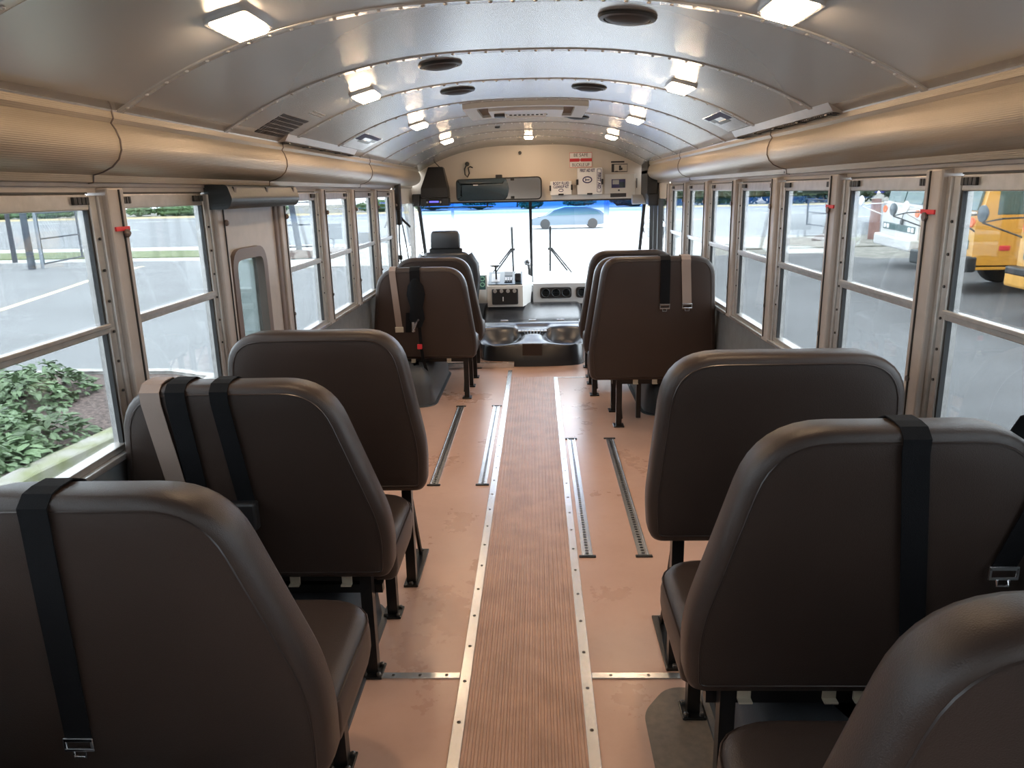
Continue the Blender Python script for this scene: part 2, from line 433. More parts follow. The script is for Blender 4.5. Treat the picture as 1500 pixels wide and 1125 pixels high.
wn = [0]
def window(s, i, glass='glass_side'):
    wn[0] += 1
    ya, yb = bay(i)+.030, bay(i+1)-.055      # clear bay; nearer side is ya
    root = struct(empty('window_%d' % wn[0], (s*1.15, (ya+yb)/2, .78)))
    # channel at the far end (toward the front) and a slim one at the near end
    mb = MB()
    mb.box(s*1.132, s*1.176, yb-.022, yb, .782, 1.49, .003); mb.box(s*1.138, s*1.176, yb-.055, yb-.022, .782, 1.49, .003)
    mb.box(s*1.136, s*1.176, ya, ya+.012, .782, 1.49, .002)
    mb.box(s*1.136, s*1.176, ya+.012, yb-.054, .782, .800, .002)
    mb.build('side_channel', 'alu', root)
    mb = MB()
    for k in range(6): mb.lathe([(.004, -.001), (.004, .003)], (s*1.1375-s*.002, yb-.038, .95+k*.085), 'x', 8)
    mb.build('adjusting_holes', 'blackrubber', root)['kind'] = 'stuff'
    MB().box(s*1.142, s*1.174, ya+.012, yb-.055, 1.452, 1.4935, .003).build('top_bar', 'alu', root)
    MB().box(s*1.1405, s*1.146, ya+.012, yb-.055, 1.4935, 1.4985).build('gap', 'blackrubber', root)
    for a, b_ in ((ya+.016, ya+.072), (yb-.130, yb-.057)):
        mb = MB()
        for k in range(4):
            u = a+(b_-a)*k/4; mb.box(s*1.134, s*1.144, u, u+(b_-a)/4-.003, 1.466, 1.486, .002)
        mb.build('latch', 'blackplastic', root)
    mb = MB(); mb.box(s*1.136, s*1.172, ya+.012, yb-.055, 1.118, 1.140, .003); mb.box(s*1.130, s*1.140, ya+.012, yb-.055, 1.134, 1.146, .002)
    mb.build('middle_rail', 'alu', root)
    MB().box(s*1.143, s*1.156, yb-.063, yb-.055, .80, 1.455).build('gasket', 'blackrubber', root)
    MB().box(s*1.147, s*1.150, ya+.010, yb-.054, 1.13, 1.455).build('upper_pane', glass, root)
    MB().box(s*1.160, s*1.163, ya+.010, yb-.054, .79, 1.13).build('lower_pane', glass, root)
for s in (-1, 1):
    for i in range(-4, 6):
        if s == -1 and i == 1: continue
        window(s, i)

# emergency side door in the left wall (bay 1)
ya, yb = bay(1)+.03, bay(2)-.055
door = struct(empty('door_1', (-1.15, (ya+yb)/2, 0)))
win = rounded([(2.90, .78, .05), (3.27, .78, .05), (3.27, 1.275, .09), (2.90, 1.275, .09)])
outer = [(ya, .02), (yb-.05, .02), (yb-.05, 1.50), (ya, 1.50)]
# panel with a hole: bridge the outline to the window ring
def panel_with_hole(name, outer4, hole, x0, x1, material, parent):
    cx = sum(p[0] for p in hole)/len(hole); czz = sum(p[1] for p in hole)/len(hole)
    (a0, b0), (a1, b1) = outer4[0], outer4[2]
    ext = []
    for p in hole:
        dx, dz = p[0]-cx, p[1]-czz
        tx = ((a1-cx) if dx > 0 else (cx-a0))/max(abs(dx), 1e-6); tz = ((b1-czz) if dz > 0 else (czz-b0))/max(abs(dz), 1e-6)
        if tx < tz: ext.append((cx+dx*tx, czz+dz*tx))
        else: ext.append((cx+dx*tz, czz+dz*tz))
    # snap nearest ones to the true corners
    for c in outer4:
        k = min(range(len(ext)), key=lambda i: (ext[i][0]-c[0])**2+(ext[i][1]-c[1])**2); ext[k] = c
    mb = MB(); ring_frame(mb, ext, hole, 'x', x0, x1); return mb.build(name, material, parent)
panel_with_hole('door_panel', outer, win, -1.16, -1.135, 'wallbeige', door)
wo = inset(win, -.004); wi = inset(win, .040)
mb = MB(); ring_frame(mb, wo, wi, 'x', -1.118, -1.165); mb.build('window_seal', 'bronze', door, smooth=True)
mb = MB(); mb.prism(inset(win, .03), 'x', -1.150, -1.153); mb.build('door_pane', 'glass_door', door)
MB().box(-1.125, -1.17, yb-.05, yb, .02, 1.50, .008).build('door_jamb', 'bronze', door)
# padded head bumper above the emergency door
t = thing('head_bumper', 'dark padded roll pad above the emergency door, under the left duct', 'padded bumper', (-1.1, 3.2, 1.44))
prof = rounded([(-1.146, 1.435, .01), (-1.06, 1.435, .03), (-1.045, 1.47, .03), (-1.06, 1.522, .02), (-1.146, 1.522, .01)])
MB().prism(prof, 'y', 2.775, 3.575).build('pad', 'blackmat', t, smooth=True)
for y in (2.83, 3.17, 3.52): MB().box(-1.062, -1.052, y-.012, y+.012, 1.475, 1.515, .003).build('pad_clip', 'blackplastic', t)

# light bars / vents at duct moulding
def vent(s, y0, y1, label):
    t = thing('strip_vent', label, 'vent', (s*1.0, (y0+y1)/2, 1.70), 'long narrow vents beside the ducts')
    mb = MB(); z = cz(1.03)
    mb.prism([(s*1.052, 1.712), (s*1.050, 1.700), (s*1.02, 1.706), (s*1.0, cz(1.0)+.002), (s*1.03, cz(1.03)+.012)], 'y', y0, y1); mb.build('vent_body', 'wallbeige', t)
    mb = MB(); n = int((y1-y0)/.02)
    for k in range(n): mb.box(s*1.022, s*1.046, y0+.01+k*.02, y0+.018+k*.02, 1.6985, 1.7035)
    mb.build('grille_slots', 'darkink', t)['kind'] = 'stuff'
    for k in range(5): 
        y = y0+.05+(y1-y0-.1)*k/4; MB().box(s*1.015, s*1.048, y-.012, y+.012, 1.696, 1.7015).build('clip', 'blackplastic', t)
vent(-1, 3.36, 4.64, 'long narrow vent between ceiling and duct on the left side')
vent(1, 2.63, 3.88, 'long narrow vent between ceiling and duct on the right side')

# ------------------------------------------------------------------ ceiling fittings
def cnormal(x):
    e = .01; return math.atan2(cz(x+e)-cz(x-e), 2*e)
def on_ceiling(x, y): return Matrix.Translation((x, y, cz(x, y))) @ Matrix.Rotation(-cnormal(x), 4, 'Y')
def dome(x, y, label, sc=1.0):
    t = thing('ceiling_lamp', label, 'lamp', (x, y, cz(x, y)), 'warm dome lamps on the ceiling')
    T = on_ceiling(x, y)
    mb = MB(); w, l = .052*sc, .098*sc
    po = rounded([(-w, -l, .012), (w, -l, .012), (w, l, .012), (-w, l, .012)], 4); pi = inset(po, .010)
    ring_frame(mb, po, pi, 'z', .002, -.012); bmesh.ops.transform(mb.bm, matrix=T, verts=mb.bm.verts[:]); mb.build('bezel', 'alu_bright', t, smooth=True)
    mb = MB(); q = inset(po, .009)
    mb.loft([[(p[0], p[1], -.004) for p in q], [(p[0]*.97, p[1]*.97, -.014) for p in q], [(p[0]*.8, p[1]*.8, -.024) for p in q], [(p[0]*.4, p[1]*.4, -.027) for p in q]])
    bmesh.ops.transform(mb.bm, matrix=T, verts=mb.bm.verts[:]); mb.build('lens', 'lens', t, smooth=True)
for k, (y, w) in enumerate(((1.92, 'nearest'), (3.29, 'second nearest'), (4.74, 'third'), (6.2, 'farthest'))):
    for s, side in ((-1, 'left'), (1, 'right')):
        dome(s*.645, y, '%s warm rectangular dome lamp in the %s ceiling row' % (w, side))
dome(-.01, 7.0, 'warm dome lamp on the ceiling centre line before the front header', .9)
def spk(x, y, label):
    t = thing('ceiling_speaker', label, 'speaker', (x, y, cz(x, y)), 'round black speakers in the ceiling')
    T = on_ceiling(x, y)
    for nm, prof, m_, n in (('rim', [(.080, .001), (.082, -.004), (.078, -.010), (.066, -.012), (.064, -.006)], 'blackplastic', 32), ('grille', [(.066, -.004), (.060, -.012), (.045, -.018), (.02, -.021), (.001, -.022)], 'darkink', 32)):
        mb = MB(); mb.lathe(prof, (0, 0, 0), n=n); bmesh.ops.transform(mb.bm, matrix=T, verts=mb.bm.verts[:]); mb.build(nm, m_, t, smooth=True)
spk(.31, 2.27, 'round black ceiling speaker, largest and nearest, right of centre'); spk(-.295, 2.98, 'round black ceiling speaker left of centre, the nearer of the two on the left')
spk(-.306, 3.72, 'round black ceiling speaker left of centre, the farther of the two on the left'); spk(.303, 3.73, 'round black ceiling speaker right of centre, just behind the roof hatch')
spk(.32, 5.16, 'round black ceiling speaker right beyond the roof hatch, mostly edge-on')
# roof hatch
t = thing('roof_hatch', 'white roof escape hatch with brown surround on the ceiling centre', 'roof hatch', (0, 4.65, 1.93))
def slab(mb, x0, x1, y0, y1, z0, z1, n=10):
    top = [(x0+(x1-x0)*k/n) for k in range(n+1)]
    mb.loft([[(x, y0, cz(x)+z0), (x, y1, cz(x)+z0), (x, y1, cz(x)+z1), (x, y0, cz(x)+z1)] for x in top])
mb = MB(); slab(mb, -.34, .34, 4.30, 4.36, .002, -.026); slab(mb, -.34, .34, 4.88, 4.96, .002, -.026); slab(mb, -.34, -.27, 4.36, 4.88, .002, -.026, 2); slab(mb, .27, .34, 4.36, 4.88, .002, -.026, 2)
mb.build('hatch_frame', 'offwhite', t)
mb = MB(); slab(mb, -.27, .27, 4.36, 4.88, .001, -.010); mb.build('hatch_liner', 'tanliner', t)
mb = MB(); slab(mb, -.21, .21, 4.46, 4.87, -.010, -.034); mb.build('hatch_lid', 'white', t)
MB().box(-.185, -.125, 4.60, 4.68, 1.895, 1.912).build('hatch_latch', 'darkink', t)
mb = MB()
for k in range(9): mb.box(-.10+k*.026, -.085+k*.026, 4.70, 4.72, 1.908, 1.914)
mb.build('hatch_lettering', 'darkink', t)
MB().tube([(-.11, 4.55, 1.90), (-.11, 4.54, 1.885), (.11, 4.54, 1.885), (.11, 4.55, 1.90)], .006, 6).build('hatch_handle', 'white', t)
# small pin
tag(MB().lathe([(.02, .002), (.02, -.008), (.008, -.012)], (-.23, 5.9, cz(.23)), n=10).build('ceiling_stud', 'blackplastic'), 'small dark stud on the ceiling, left before the front lamps', 'stud')

# stickers on the ceiling: thin plates that follow the curve
def sticker(name, label, cat, s, x0, x1, y0, y1, base, marks, ink):
    t = thing(name, label, cat, (s*(x0+x1)/2, (y0+y1)/2, cz((x0+x1)/2)))
    def sl(a, b_, c, d, o0, o1, material, nm):
        mb = MB(); n = 4; 
        mb.loft([[(s*x, c, cz(x)+o0), (s*x, d, cz(x)+o0), (s*x, d, cz(x)+o1), (s*x, c, cz(x)+o1)] for x in [a+(b_-a)*k/n for k in range(n+1)]]); return mb.build(nm, material, t)
    if base: sl(x0, x1, y0, y1, .0005, -.002, base, 'backing')
    for k, mk in enumerate(marks): sl(*mk[:4], -.0015, -.003, mk[4] if len(mk) > 4 else ink, 'marking')
    return t
mk = []
random.seed(3)
for r_ in range(6):
    y = 3.02
    x = .905+r_*.021
    while y < 3.34:
        w = random.uniform(.010, .028); mk.append((x, x+.0165, y, min(y+w, 3.345))); y += w+.0035
st = thing('warning_label', 'dense dark lettered label on the ceiling edge, above the left duct', 'label', (-.96, 3.18, cz(.96)))
mb = MB()
for (a, b_, c, d) in mk: mb.loft([[(-x, c, cz(x)+.0003), (-x, d, cz(x)+.0003), (-x, d, cz(x)-.0018), (-x, c, cz(x)-.0018)] for x in (a, b_)])
mb.build('lettering', 'darkink', st)
st = thing('small_label', 'faint small grey lettering on the ceiling above the dark label', 'label', (-.86, 3.3, cz(.86)))
mb = MB()
for k in range(7):
    for r_ in range(2):
        a = .845+r_*.016; c = 3.22+k*.026
        mb.loft([[(-x, c, cz(x)+.0003), (-x, c+.018, cz(x)+.0003), (-x, c+.018, cz(x)-.0012), (-x, c, cz(x)-.0012)] for x in (a, a+.007)])
mb.build('lettering', 'grey', st)
M['mirror_film'] = mat('reflective_film', (.9, .92, .95), .18, 1)
for s, yy, ye, lab in ((-1, 4.25, 4.75, 'bright reflective sticker with dark shapes on the ceiling over the left vent'), (1, 3.55, 3.92, 'bright reflective sticker with dark shapes on the ceiling over the right vent')):
    x0 = .87; x1 = .995; L_ = ye-yy
    sticker('ceiling_sticker', lab, 'sticker', s, x0, x1, yy, ye, 'mirror_film',
            [(x0, x0+.026, yy+.02, ye-.02), (x0+.026, x0+.055, yy+.02, yy+.3*L_), (x0+.05, x0+.070, yy+.25*L_, yy+.8*L_, 'smoke'), (x0+.026, x0+.05, yy+.7*L_, ye-.03, 'smoke')], 'navy')

# ------------------------------------------------------------------ seats
def tri_outline(xi, xo, zb, zt, tin, tout, zm, R, Ro):
    return rounded([(xi+.012, zb, .05), (xo-.012, zb, .05), (xo, zm, .5), (xo-tout, zt, Ro), (xi+tin, zt, R), (xi, zm, .6)], 8)
LEAN = .15
def backrest(root, s, o, yb, zb, zt):
    def P(p, y): return (s*p[0], yb+y-LEAN*(p[1]-zb), p[1])
    mb = MB()
    prof = [(.030, .0), (.012, .003), (.002, .018), (0, .045), (.001, .085), (.012, .108), (.040, .122)]
    rings = [[P(p, y) for p in (inset(o, d) if d else o)] for d, y in prof]
    ox = sum(p[0] for p in o)/len(o); oz = sum(p[1] for p in o)/len(o)
    def sc(k): return [(ox+(p[0]-ox)*k, oz+(p[1]-oz)*k) for p in inset(o, .03)]
    rear = [P(p, -.003) for p in sc(.85)]; front = [P(p, .128) for p in sc(.8)]
    mb.loft([rear]+rings+[front])
    b_ = mb.build('backrest', 'vinyl', root, smooth=True, angle=60)
    mb = MB(); mb.tube([P(p, .0005) for p in inset(o, .028)], .0028, 6, closed=True)
    mb.build('piping', 'piping', b_, smooth=True)
    return b_
def leg(root, s, x, y, z1, name='leg', plate=True, yl=0.0):
    mb = MB(); w = .018
    mb.loft([[(s*x-w, y-w, .006), (s*x+w, y-w, .006), (s*x+w, y+w, .006), (s*x-w, y+w, .006)], [(s*x-w, y-w+yl, z1), (s*x+w, y-w+yl, z1), (s*x+w, y+w+yl, z1), (s*x-w, y+w+yl, z1)]])
    l = mb.build(name, 'blacksteel', root)
    mb = MB(); mb.box(s*x-.034, s*x+.034, y-.04, y+.04, .0008, .009, .003)
    p = mb.build('foot_plate', 'blacksteel', l)
    if y < 3:
        for dx, dy in ((-.022, .026), (.022, .026), (-.022, -.028), (.022, -.028)): MB().lathe([(.008, .009), (.008, .016), (.004, .018)], (s*x+dx, y+dy, 0), n=6).build('bolt', 'screw', l)
    return l
def strap(root, s, xt, xb, yb, zb, zt, zend, m_, w=.048, th=.135, buckle=None, zfront=None, off=.006):
    zf = zfront or zt-.16
    def Y(z, y): return yb+y-LEAN*(z-zb)
    pts = []
    xt, xb = s*xt, s*xb
    pts.append((xt, Y(zf, th), zf)); pts.append((xt, Y(zt-.05, th), zt-.05))
    pts.append((xt, Y(zt-.012, .105+.01), zt-.010)); pts.append((xt, Y(zt, .085), zt+.0045)); pts.append((xt, Y(zt, .045), zt+.005)); pts.append((xt, Y(zt, .018), zt+.001))
    pts.append((xt, Y(zt-.022, -off), zt-.018)); 
    n = 6
    for k in range(n+1):
        u = k/n; z = (zt-.05)*(1-u)+zend*u; pts.append((xt+(xb-xt)*u, Y(z, -.004-off*(1 if u > 0 else .8)), z))
    mb = MB(); mb.ribbon(pts, w, .0028)
    st = mb.build('seat_belt', m_, root)
    yb2 = Y(zend, -off-.005)
    if buckle == 'tongue':
        mb = MB(); z = zend
        mb.box(xb-.031, xb+.031, yb2-.004, yb2+.002, z-.006, z+.004, .002); mb.box(xb-.031, xb-.024, yb2-.004, yb2+.002, z-.022, z, .0015); mb.box(xb+.024, xb+.031, yb2-.004, yb2+.002, z-.022, z, .0015)
        mb.box(xb-.031, xb+.031, yb2-.004, yb2+.002, z-.028, z-.020, .002); mb.tube([(xb-.012, yb2-.002, z-.027), (xb-.012, yb2-.003, z-.04), (xb+.012, yb2-.003, z-.04), (xb+.012, yb2-.002, z-.027)], .003, 6)
        mb.build('buckle', 'chrome', st)
    elif buckle == 'tan':
        MB().box(xb-.03, xb+.03, yb2-.005, yb2+.003, zend-.035, zend+.006, .004).build('buckle', 'beigebracket', st)
    return st, (xb, yb2)
def cushion(root, s, xi, xo, y0, y1, z0, z1):
    # waterfall front edge, rounded plan, softly crowned
    rings = []
    pl = rounded([(xi, y0, .02), (xo, y0, .02), (xo, y1, .05), (xi, y1, .13)], 6)
    cx0, cy0 = (xi+xo)/2, (y0+y1)/2
    for k, z in ((.95, z0), (.985, z0+.012), (1, z0+.04), (1, z0+.085), (.985, z1-.018), (.955, z1-.004), (.88, z1+.004), (.6, z1+.009)):
        rings.append([(s*(cx0+(p[0]-cx0)*k), cy0+(p[1]-cy0)*k, z) for p in pl])
    mb = MB(); mb.loft(rings); c = mb.build('seat_cushion', 'vinyl', root, smooth=True, angle=60)
    mb = MB(); mb.tube([(s*(cx0+(p[0]-cx0)*.987), cy0+(p[1]-cy0)*.987, z1-.018) for p in pl], .003, 6, closed=True); mb.build('piping', 'piping', c, smooth=True)
    return c
def seat(label, s, yr, prm, legx=.485, cush=True, xo_c=1.10, zc=.425, dy=0.0):
    """yr: floor line of the rear leg; prm = outline numbers"""
    xi, xo, zb, zt, tin, tout, zm, R, Ro = prm
    yb = yr-.045
    root = thing('bus_seat' if cush else 'crash_barrier', label, 'seat' if cush else 'barrier', (s*(xi+xo)/2, yr, 0), 'brown vinyl bus seats' if cush else 'padded brown barriers')
    o = tri_outline(*prm)
    backrest(root, s, o, yb, zb, zt)
    if cush:
        cushion(root, s, xi+.015, xo_c, yb+.10, yb+.52, zc-.13, zc)
        leg(root, s, legx, yr, zb+.03); leg(root, s, legx, yr+.345, zc-.125)
        mb = MB(); mb.box(s*legx-.015, s*legx+.015, yr-.015, yr+.36, zc-.155, zc-.127); mb.box(s*(legx-.04), s*(xo_c), yr+.03, yr+.06, zc-.155, zc-.127); mb.box(s*(legx-.04), s*(xo_c), yr+.33, yr+.36, zc-.155, zc-.127)
        mb.box(s*(legx+.0), s*(xo-.1), yr-.012, yr+.016, zb-.02, zb+.03)
        mb.tube([(s*(legx+.02), yr, .05), (s*(legx+.03), yr+.33, zc-.16)], .006, 6)
        mb.build('seat_frame', 'blacksteel', root)
    else:
        for x in (legx,):
            mb = MB(); w = .018; mb.box(s*x-w, s*x+w, yr-w, yr+w, .006, zb+.06); l = mb.build('leg', 'blacksteel', root)
            MB().box(s*x-.028, s*x+.028, yr-.04, yr+.27, .0008, .010, .002).build('foot_plate', 'blacksteel', l)
            for yy in (yr-.03, yr+.25): MB().lathe([(.008, .01), (.008, .018), (.004, .020)], (s*x, yy, 0), n=6).build('bolt', 'screw', l)
            # brace
            MB().tube([(s*x, yr+.22, .012), (s*x, yr+.02, zb+.03)], .009, 6).build('brace', 'blacksteel', root)
        mb = MB(); mb.box(s*(xo-.02), s*(W-.002), yr-.02, yr+.01, zb+.05, zb+.09); mb.build('wall_bracket', 'blacksteel', root)
    return root, yb
def tabs(root, s, yb, zb, xs_):
    for x in xs_:
        mb = MB(); mb.box(s*x-.016, s*x+.016, yb+.02, yb+.026, zb-.026, zb+.02, .002); mb.box(s*x-.016, s*x+.016, yb+.004, yb+.022, zb-.026, zb-.021, .001); mb.build('belt_anchor', 'beigebracket', root)

P_A = (.375, 1.165, .30, .975, .150, .150, .52, .17, .17)
P_R1 = (.372, 1.165, .345, 1.012, .125, .13, .52, .18, .17)
P_L1 = (.385, 1.165, .35, .985, .145, .07, .53, .17, .17)
P_R3 = (.365, 1.145, .31, 1.085, .08, .05, .50, .12, .13)
P_L3 = (.392, 1.145, .305, .975, .07, .08, .42, .17, .18)
P_L4 = (.385, 1.145, .31, .99, .10, .09, .42, .17, .18)
P_R4 = (.380, 1.145, .31, 1.02, .085, .06, .42, .15, .15)
P_BL = (.362, 1.080, .395, 1.02, .07, .05, .57, .15, .15)
P_BR = (.368, 1.085, .44, 1.036, .035, .03, .58, .16, .17)

# left row, nearest first
L0, yb0 = seat('brown bus seat nearest the viewer on the left, one black belt over its back', -1, 1.345, P_A)
strap(L0, -1, .835, .885, yb0, P_A[2], P_A[3], .425, 'webbing_black', .054, buckle='tongue')
tabs(L0, -1, yb0, P_A[2], (.60, .95))
MB().tube([(-.728+.012*math.cos(a), yb0-LEAN*.60+.012, .945+.008*math.sin(a)) for a in [i*.5 for i in range(7)]], .0015, 5).build('tear', 'offwhite', L0)
L1, yb1 = seat('second brown bus seat on the left, tan belt and two black belts over its back', -1, 2.09, P_L1, zc=.42)
strap(L1, -1, 1.005, .965, yb1, P_L1[2], P_L1[3], .47, 'webbing_tan', .055)
strap(L1, -1, .935, .915, yb1, P_L1[2], P_L1[3], .40, 'webbing_black', .055)
st, (bx, by) = strap(L1, -1, .815, .790, yb1, P_L1[2], P_L1[3], .62, 'webbing_black', .05)
MB().box(bx-.045, bx+.035, by-.032, by+.002, .55, .635, .008).build('buckle', 'blackplastic', st)
MB().lathe([(.018, -.025), (.021, -.022), (.021, .0), (.018, .004)], (bx-.010, by-.02, .522), 'y', 16).build('release_button', 'white', st, smooth=True)
MB().ribbon([(bx, by-.004, .55), (bx+.005, by-.004, .47), (bx+.01, by-.002, .38)], .03).build('lower_strap', 'webbing_black', st)
MB().box(bx-.0, bx+.03, by-.008, by-.002, .43, .46, .002).build('white_tag', 'offwhite', st)
tabs(L1, -1, yb1, P_L1[2], (.54, .70))
seat('brown padded barrier without cushion on the left, ahead of the belted seats', -1, 2.66, P_BL, legx=.452, cush=False)
L3, yb3 = seat('brown bus seat on the left with tan strap and tangled black belt', -1, 5.385, P_L3, legx=.478)
strap(L3, -1, .955, .938, yb3, P_L3[2], P_L3[3], .55, 'webbing_tan', .045, buckle='tan')
st, (bx, by) = strap(L3, -1, .80, .80, yb3, P_L3[2], P_L3[3], .70, 'webbing_black', .07)
mb = MB(); mb.loft([[(-.80+r*math.cos(a), by-.02-.02*math.sin(a), z) for a in [2*PI*k/10 for k in range(10)]] for r, z in ((.02, .90), (.055, .85), (.065, .79), (.045, .70), (.055, .62), (.03, .56))]); mb.build('belt_bundle', 'webbing_black', st, smooth=True)
mb = MB(); mb.box(-.835, -.815, by-.045, by-.038, .53, .60, .002, None); mb.tube([(-.83, by-.044, .53), (-.80, by-.046, .60), (-.785, by-.044, .62)], .008, 6); mb.build('buckle', 'chrome', st)
MB().ribbon([(-.86, by-.004, .66), (-.87, by-.004, .52)], .04).build('second_strap', 'webbing_black', st)
MB().ribbon([(-.79, by-.004, .58), (-.785, by-.006, .45), (-.775, by-.006, .33), (-.72, by-.01, .10)], .022).build('lower_strap', 'webbing_black', st)
MB().box(-.81, -.775, by-.024, by-.006, .40, .435, .004).build('release_button', 'red', st)
tabs(L3, -1, yb3, P_L3[2], (.60, .86))
L4, yb4 = seat('front brown bus seat on the left, just behind the driver seat', -1, 6.02, P_L4, legx=.470)
# right row
RC, ybc = seat('brown bus seat in the near right corner, cut off by the frame', 1, .87, P_R1)
R1, y1_ = seat('brown bus seat nearest on the right with a wide black belt', 1, 1.56, P_R1)
strap(R1, 1, .785, .858, y1_, P_R1[2], P_R1[3], .505, 'webbing_black', .054, buckle='tongue')
strap(R1, 1, 1.075, 1.01, y1_, P_R1[2], P_R1[3], .70, 'webbing_black', .050, buckle='tongue')
tabs(R1, 1, y1_, P_R1[2], (.52, .715, .785))
seat('brown padded barrier without cushion on the right, ahead of the black-belted seat', 1, 2.135, P_BR, legx=.470, cush=False)
R3, y3_ = seat('brown bus seat on the right with a black and a tan belt', 1, 4.655, P_R3, legx=.560)
strap(R3, 1, .805, .812, y3_, P_R3[2], P_R3[3], .80, 'webbing_black', .058, buckle='tongue')
strap(R3, 1, .925, .945, y3_, P_R3[2], P_R3[3], .80, 'webbing_tan', .054, buckle='tongue')
tabs(R3, 1, y3_, P_R3[2], (.66, .78, .90))
MB().box(.69, .72, 4.80, 4.83, .008, .32).build('leg', 'blacksteel', R3)
seat('middle one of the three front brown bus seats on the right', 1, 5.42, P_R4, legx=.462)
seat('frontmost brown bus seat on the right, beside the engine cover', 1, 5.99, P_R4, legx=.468)

# ------------------------------------------------------------------ wheel housings
def wheelhouse(s, y0, y1, xi, h, label, m_='rubber'):
    t = thing('wheel_housing', label, 'wheel housing', (s*1.0, (y0+y1)/2, 0))
    rings = []; pl = rounded([(xi, y0, .12), (1.148, y0, .01), (1.148, y1, .01), (xi, y1, .12)], 6)
    for d, z in ((-.02, 0.0008), (-.018, .008), (0, .010), (.012, h*.55), (.035, h*.85), (.08, h), (.14, h+.01)):
        rings.append([(s*min(1.148, (inset(pl, d)[i][0] if d else pl[i][0])), (inset(pl, d)[i][1] if d else pl[i][1]), z) for i in range(len(pl))])
    MB().loft(rings).build('housing_cover', m_, t, smooth=True)
wheelhouse(-1, .9, 2.50, .520, .24, 'dark grey wheel housing under the near left seats')
wheelhouse(1, .9, 2.05, .540, .24, 'dark grey wheel housing under the near right seats')
wheelhouse(-1, 5.15, 6.25, .70, .27, 'dark grey wheel housing under the front left seats')
wheelhouse(1, 4.88, 5.95, .76, .27, 'black wheel housing under the front right seats', 'blackmat')

# ------------------------------------------------------------------ cab
struct(MB().box(-1.15, -.16, 6.36, 8.0, .0005, .045).build('trim_3', 'floor'))
strip('step_nosing', -1.14, -.16, 6.335, 6.36, 'grey metal nosing on the step to the driver platform', 'x', h=.048)
# front header
NXh = 24
hx = [-1.148+2.296*k/NXh for k in range(NXh+1)]
poly = [(x, 1.385) for x in (-1.148, 1.148)]+[(x, (cz(x, HB)+.004) if abs(x) < 1.06 else 1.70) for x in reversed(hx)]
mb = MB(); mb.prism(poly, 'y', HB, HB+.03); wf = struct(mb.build('wall_front', 'bulkhead'))
MB().box(-1.10, 1.10, HB+.002, HB+.06, 1.372, 1.388, .003).build('header_edge', 'blackplastic', wf)
MB().box(-1.15, 1.15, 7.98, 8.03, -.02, .545).build('cowl', 'sidepanel', wf)
MB().box(-1.15, 1.15, 7.55, 8.0, .50, .545).build('dash_shelf', 'grey', wf)
MB().box(.0, 1.13, 7.50, 7.56, .0, .38).build('toe_board', 'blackplastic', wf)
# windshield
ws = struct(empty('window_%d' % (wn[0]+1), (0, 7.7, .55))); wn[0] += 1
def wsy(z): return 7.50+(1.385-z)*.58
def slantbar(name, x0, x1, z0, z1, d, material, parent, xs0=None):
    mb = MB(); mb.loft([[(x0, wsy(z)-d, z), (x1, wsy(z)-d, z), (x1, wsy(z)+d, z), (x0, wsy(z)+d, z)] for z in (z0, z1)]); return mb.build(name, material, parent)
for a, b_ in ((-1.10, -.020), (.004, 1.10)):
    mb = MB(); mb.loft([[(a, wsy(z), z), (b_, wsy(z), z), (b_, wsy(z)+.005, z), (a, wsy(z)+.005, z)] for z in (.545, 1.385)]); mb.build('windshield_pane', 'glass_wind', ws)
slantbar('centre_post', -.022, .006, .545, 1.385, .02, 'blackplastic', ws)
slantbar('corner_post', -1.105, -1.075, .545, 1.385, .02, 'blackplastic', ws)
slantbar('corner_post', 1.075, 1.105, .545, 1.385, .02, 'blackplastic', ws)
# driver window and front quarter glass on the left
dw = struct(empty('window_%d' % (wn[0]+1), (-1.15, 6.9, .62))); wn[0] += 1
MB().box(-1.158, -1.162, 6.46, 7.44, .62, 1.385).build('pane', 'glass_clear', dw)
MB().box(-1.13, -1.175, 7.41, 7.46, .62, 1.385, .006).build('frame_post', 'alu', dw)
MB().box(-1.13, -1.175, 6.41, 6.46, .62, 1.49, .006).build('frame_post', 'alu', dw)
MB().box(-1.158, -1.162, 7.46, 7.98, .545, 1.385).build('quarter_pane', 'glass_clear', dw)
MB().box(-1.12, -1.18, 6.46, 8.0, .60, .63, .004).build('sill', 'alu', dw)
# service door on the right
sd = struct(empty('door_2', (1.15, 6.95, 0)))
for y in (6.43, 6.93, 7.42): MB().box(1.13, 1.175, y-.022, y+.022, .12, 1.385 if y > 6.5 else 1.49, .006).build('door_stile', 'blackrubber' if y > 6.5 else 'alu', sd)
MB().box(1.13, 1.175, 7.16, 7.185, .12, 1.385, .004).build('door_edge', 'blackrubber', sd)
MB().box(1.158, 1.162, 6.45, 7.43, .12, 1.385).build('door_pane', 'glass_clear', sd)
MB().box(1.158, 1.162, 7.44, 7.98, .545, 1.385).build('quarter_pane', 'glass_clear', sd)
# rear wall with rear door window
rw = struct(MB().box(-1.16, 1.16, YB-.03, YB, 0, .85).build('wall_back', 'sidepanel'))
MB().prism([(-1.148, 1.55), (1.148, 1.55)]+[(x, (cz(x)+.004) if abs(x) < 1.06 else 1.70) for x in reversed(hx)], 'y', YB-.03, YB).build('upper_panel', 'bulkhead', rw)
for x0, x1 in ((-1.148, -.36), (.36, 1.148)): MB().box(x0, x1, YB-.03, YB, .85, 1.55).build('rear_panel', 'bulkhead', rw)
MB().box(-.36, .36, YB-.03, YB, 1.22, 1.55).build('rear_header', 'bulkhead', rw)
MB().box(-.36, .36, YB-.018, YB-.014, .85, 1.22).build('rear_pane', 'glass_door', rw)

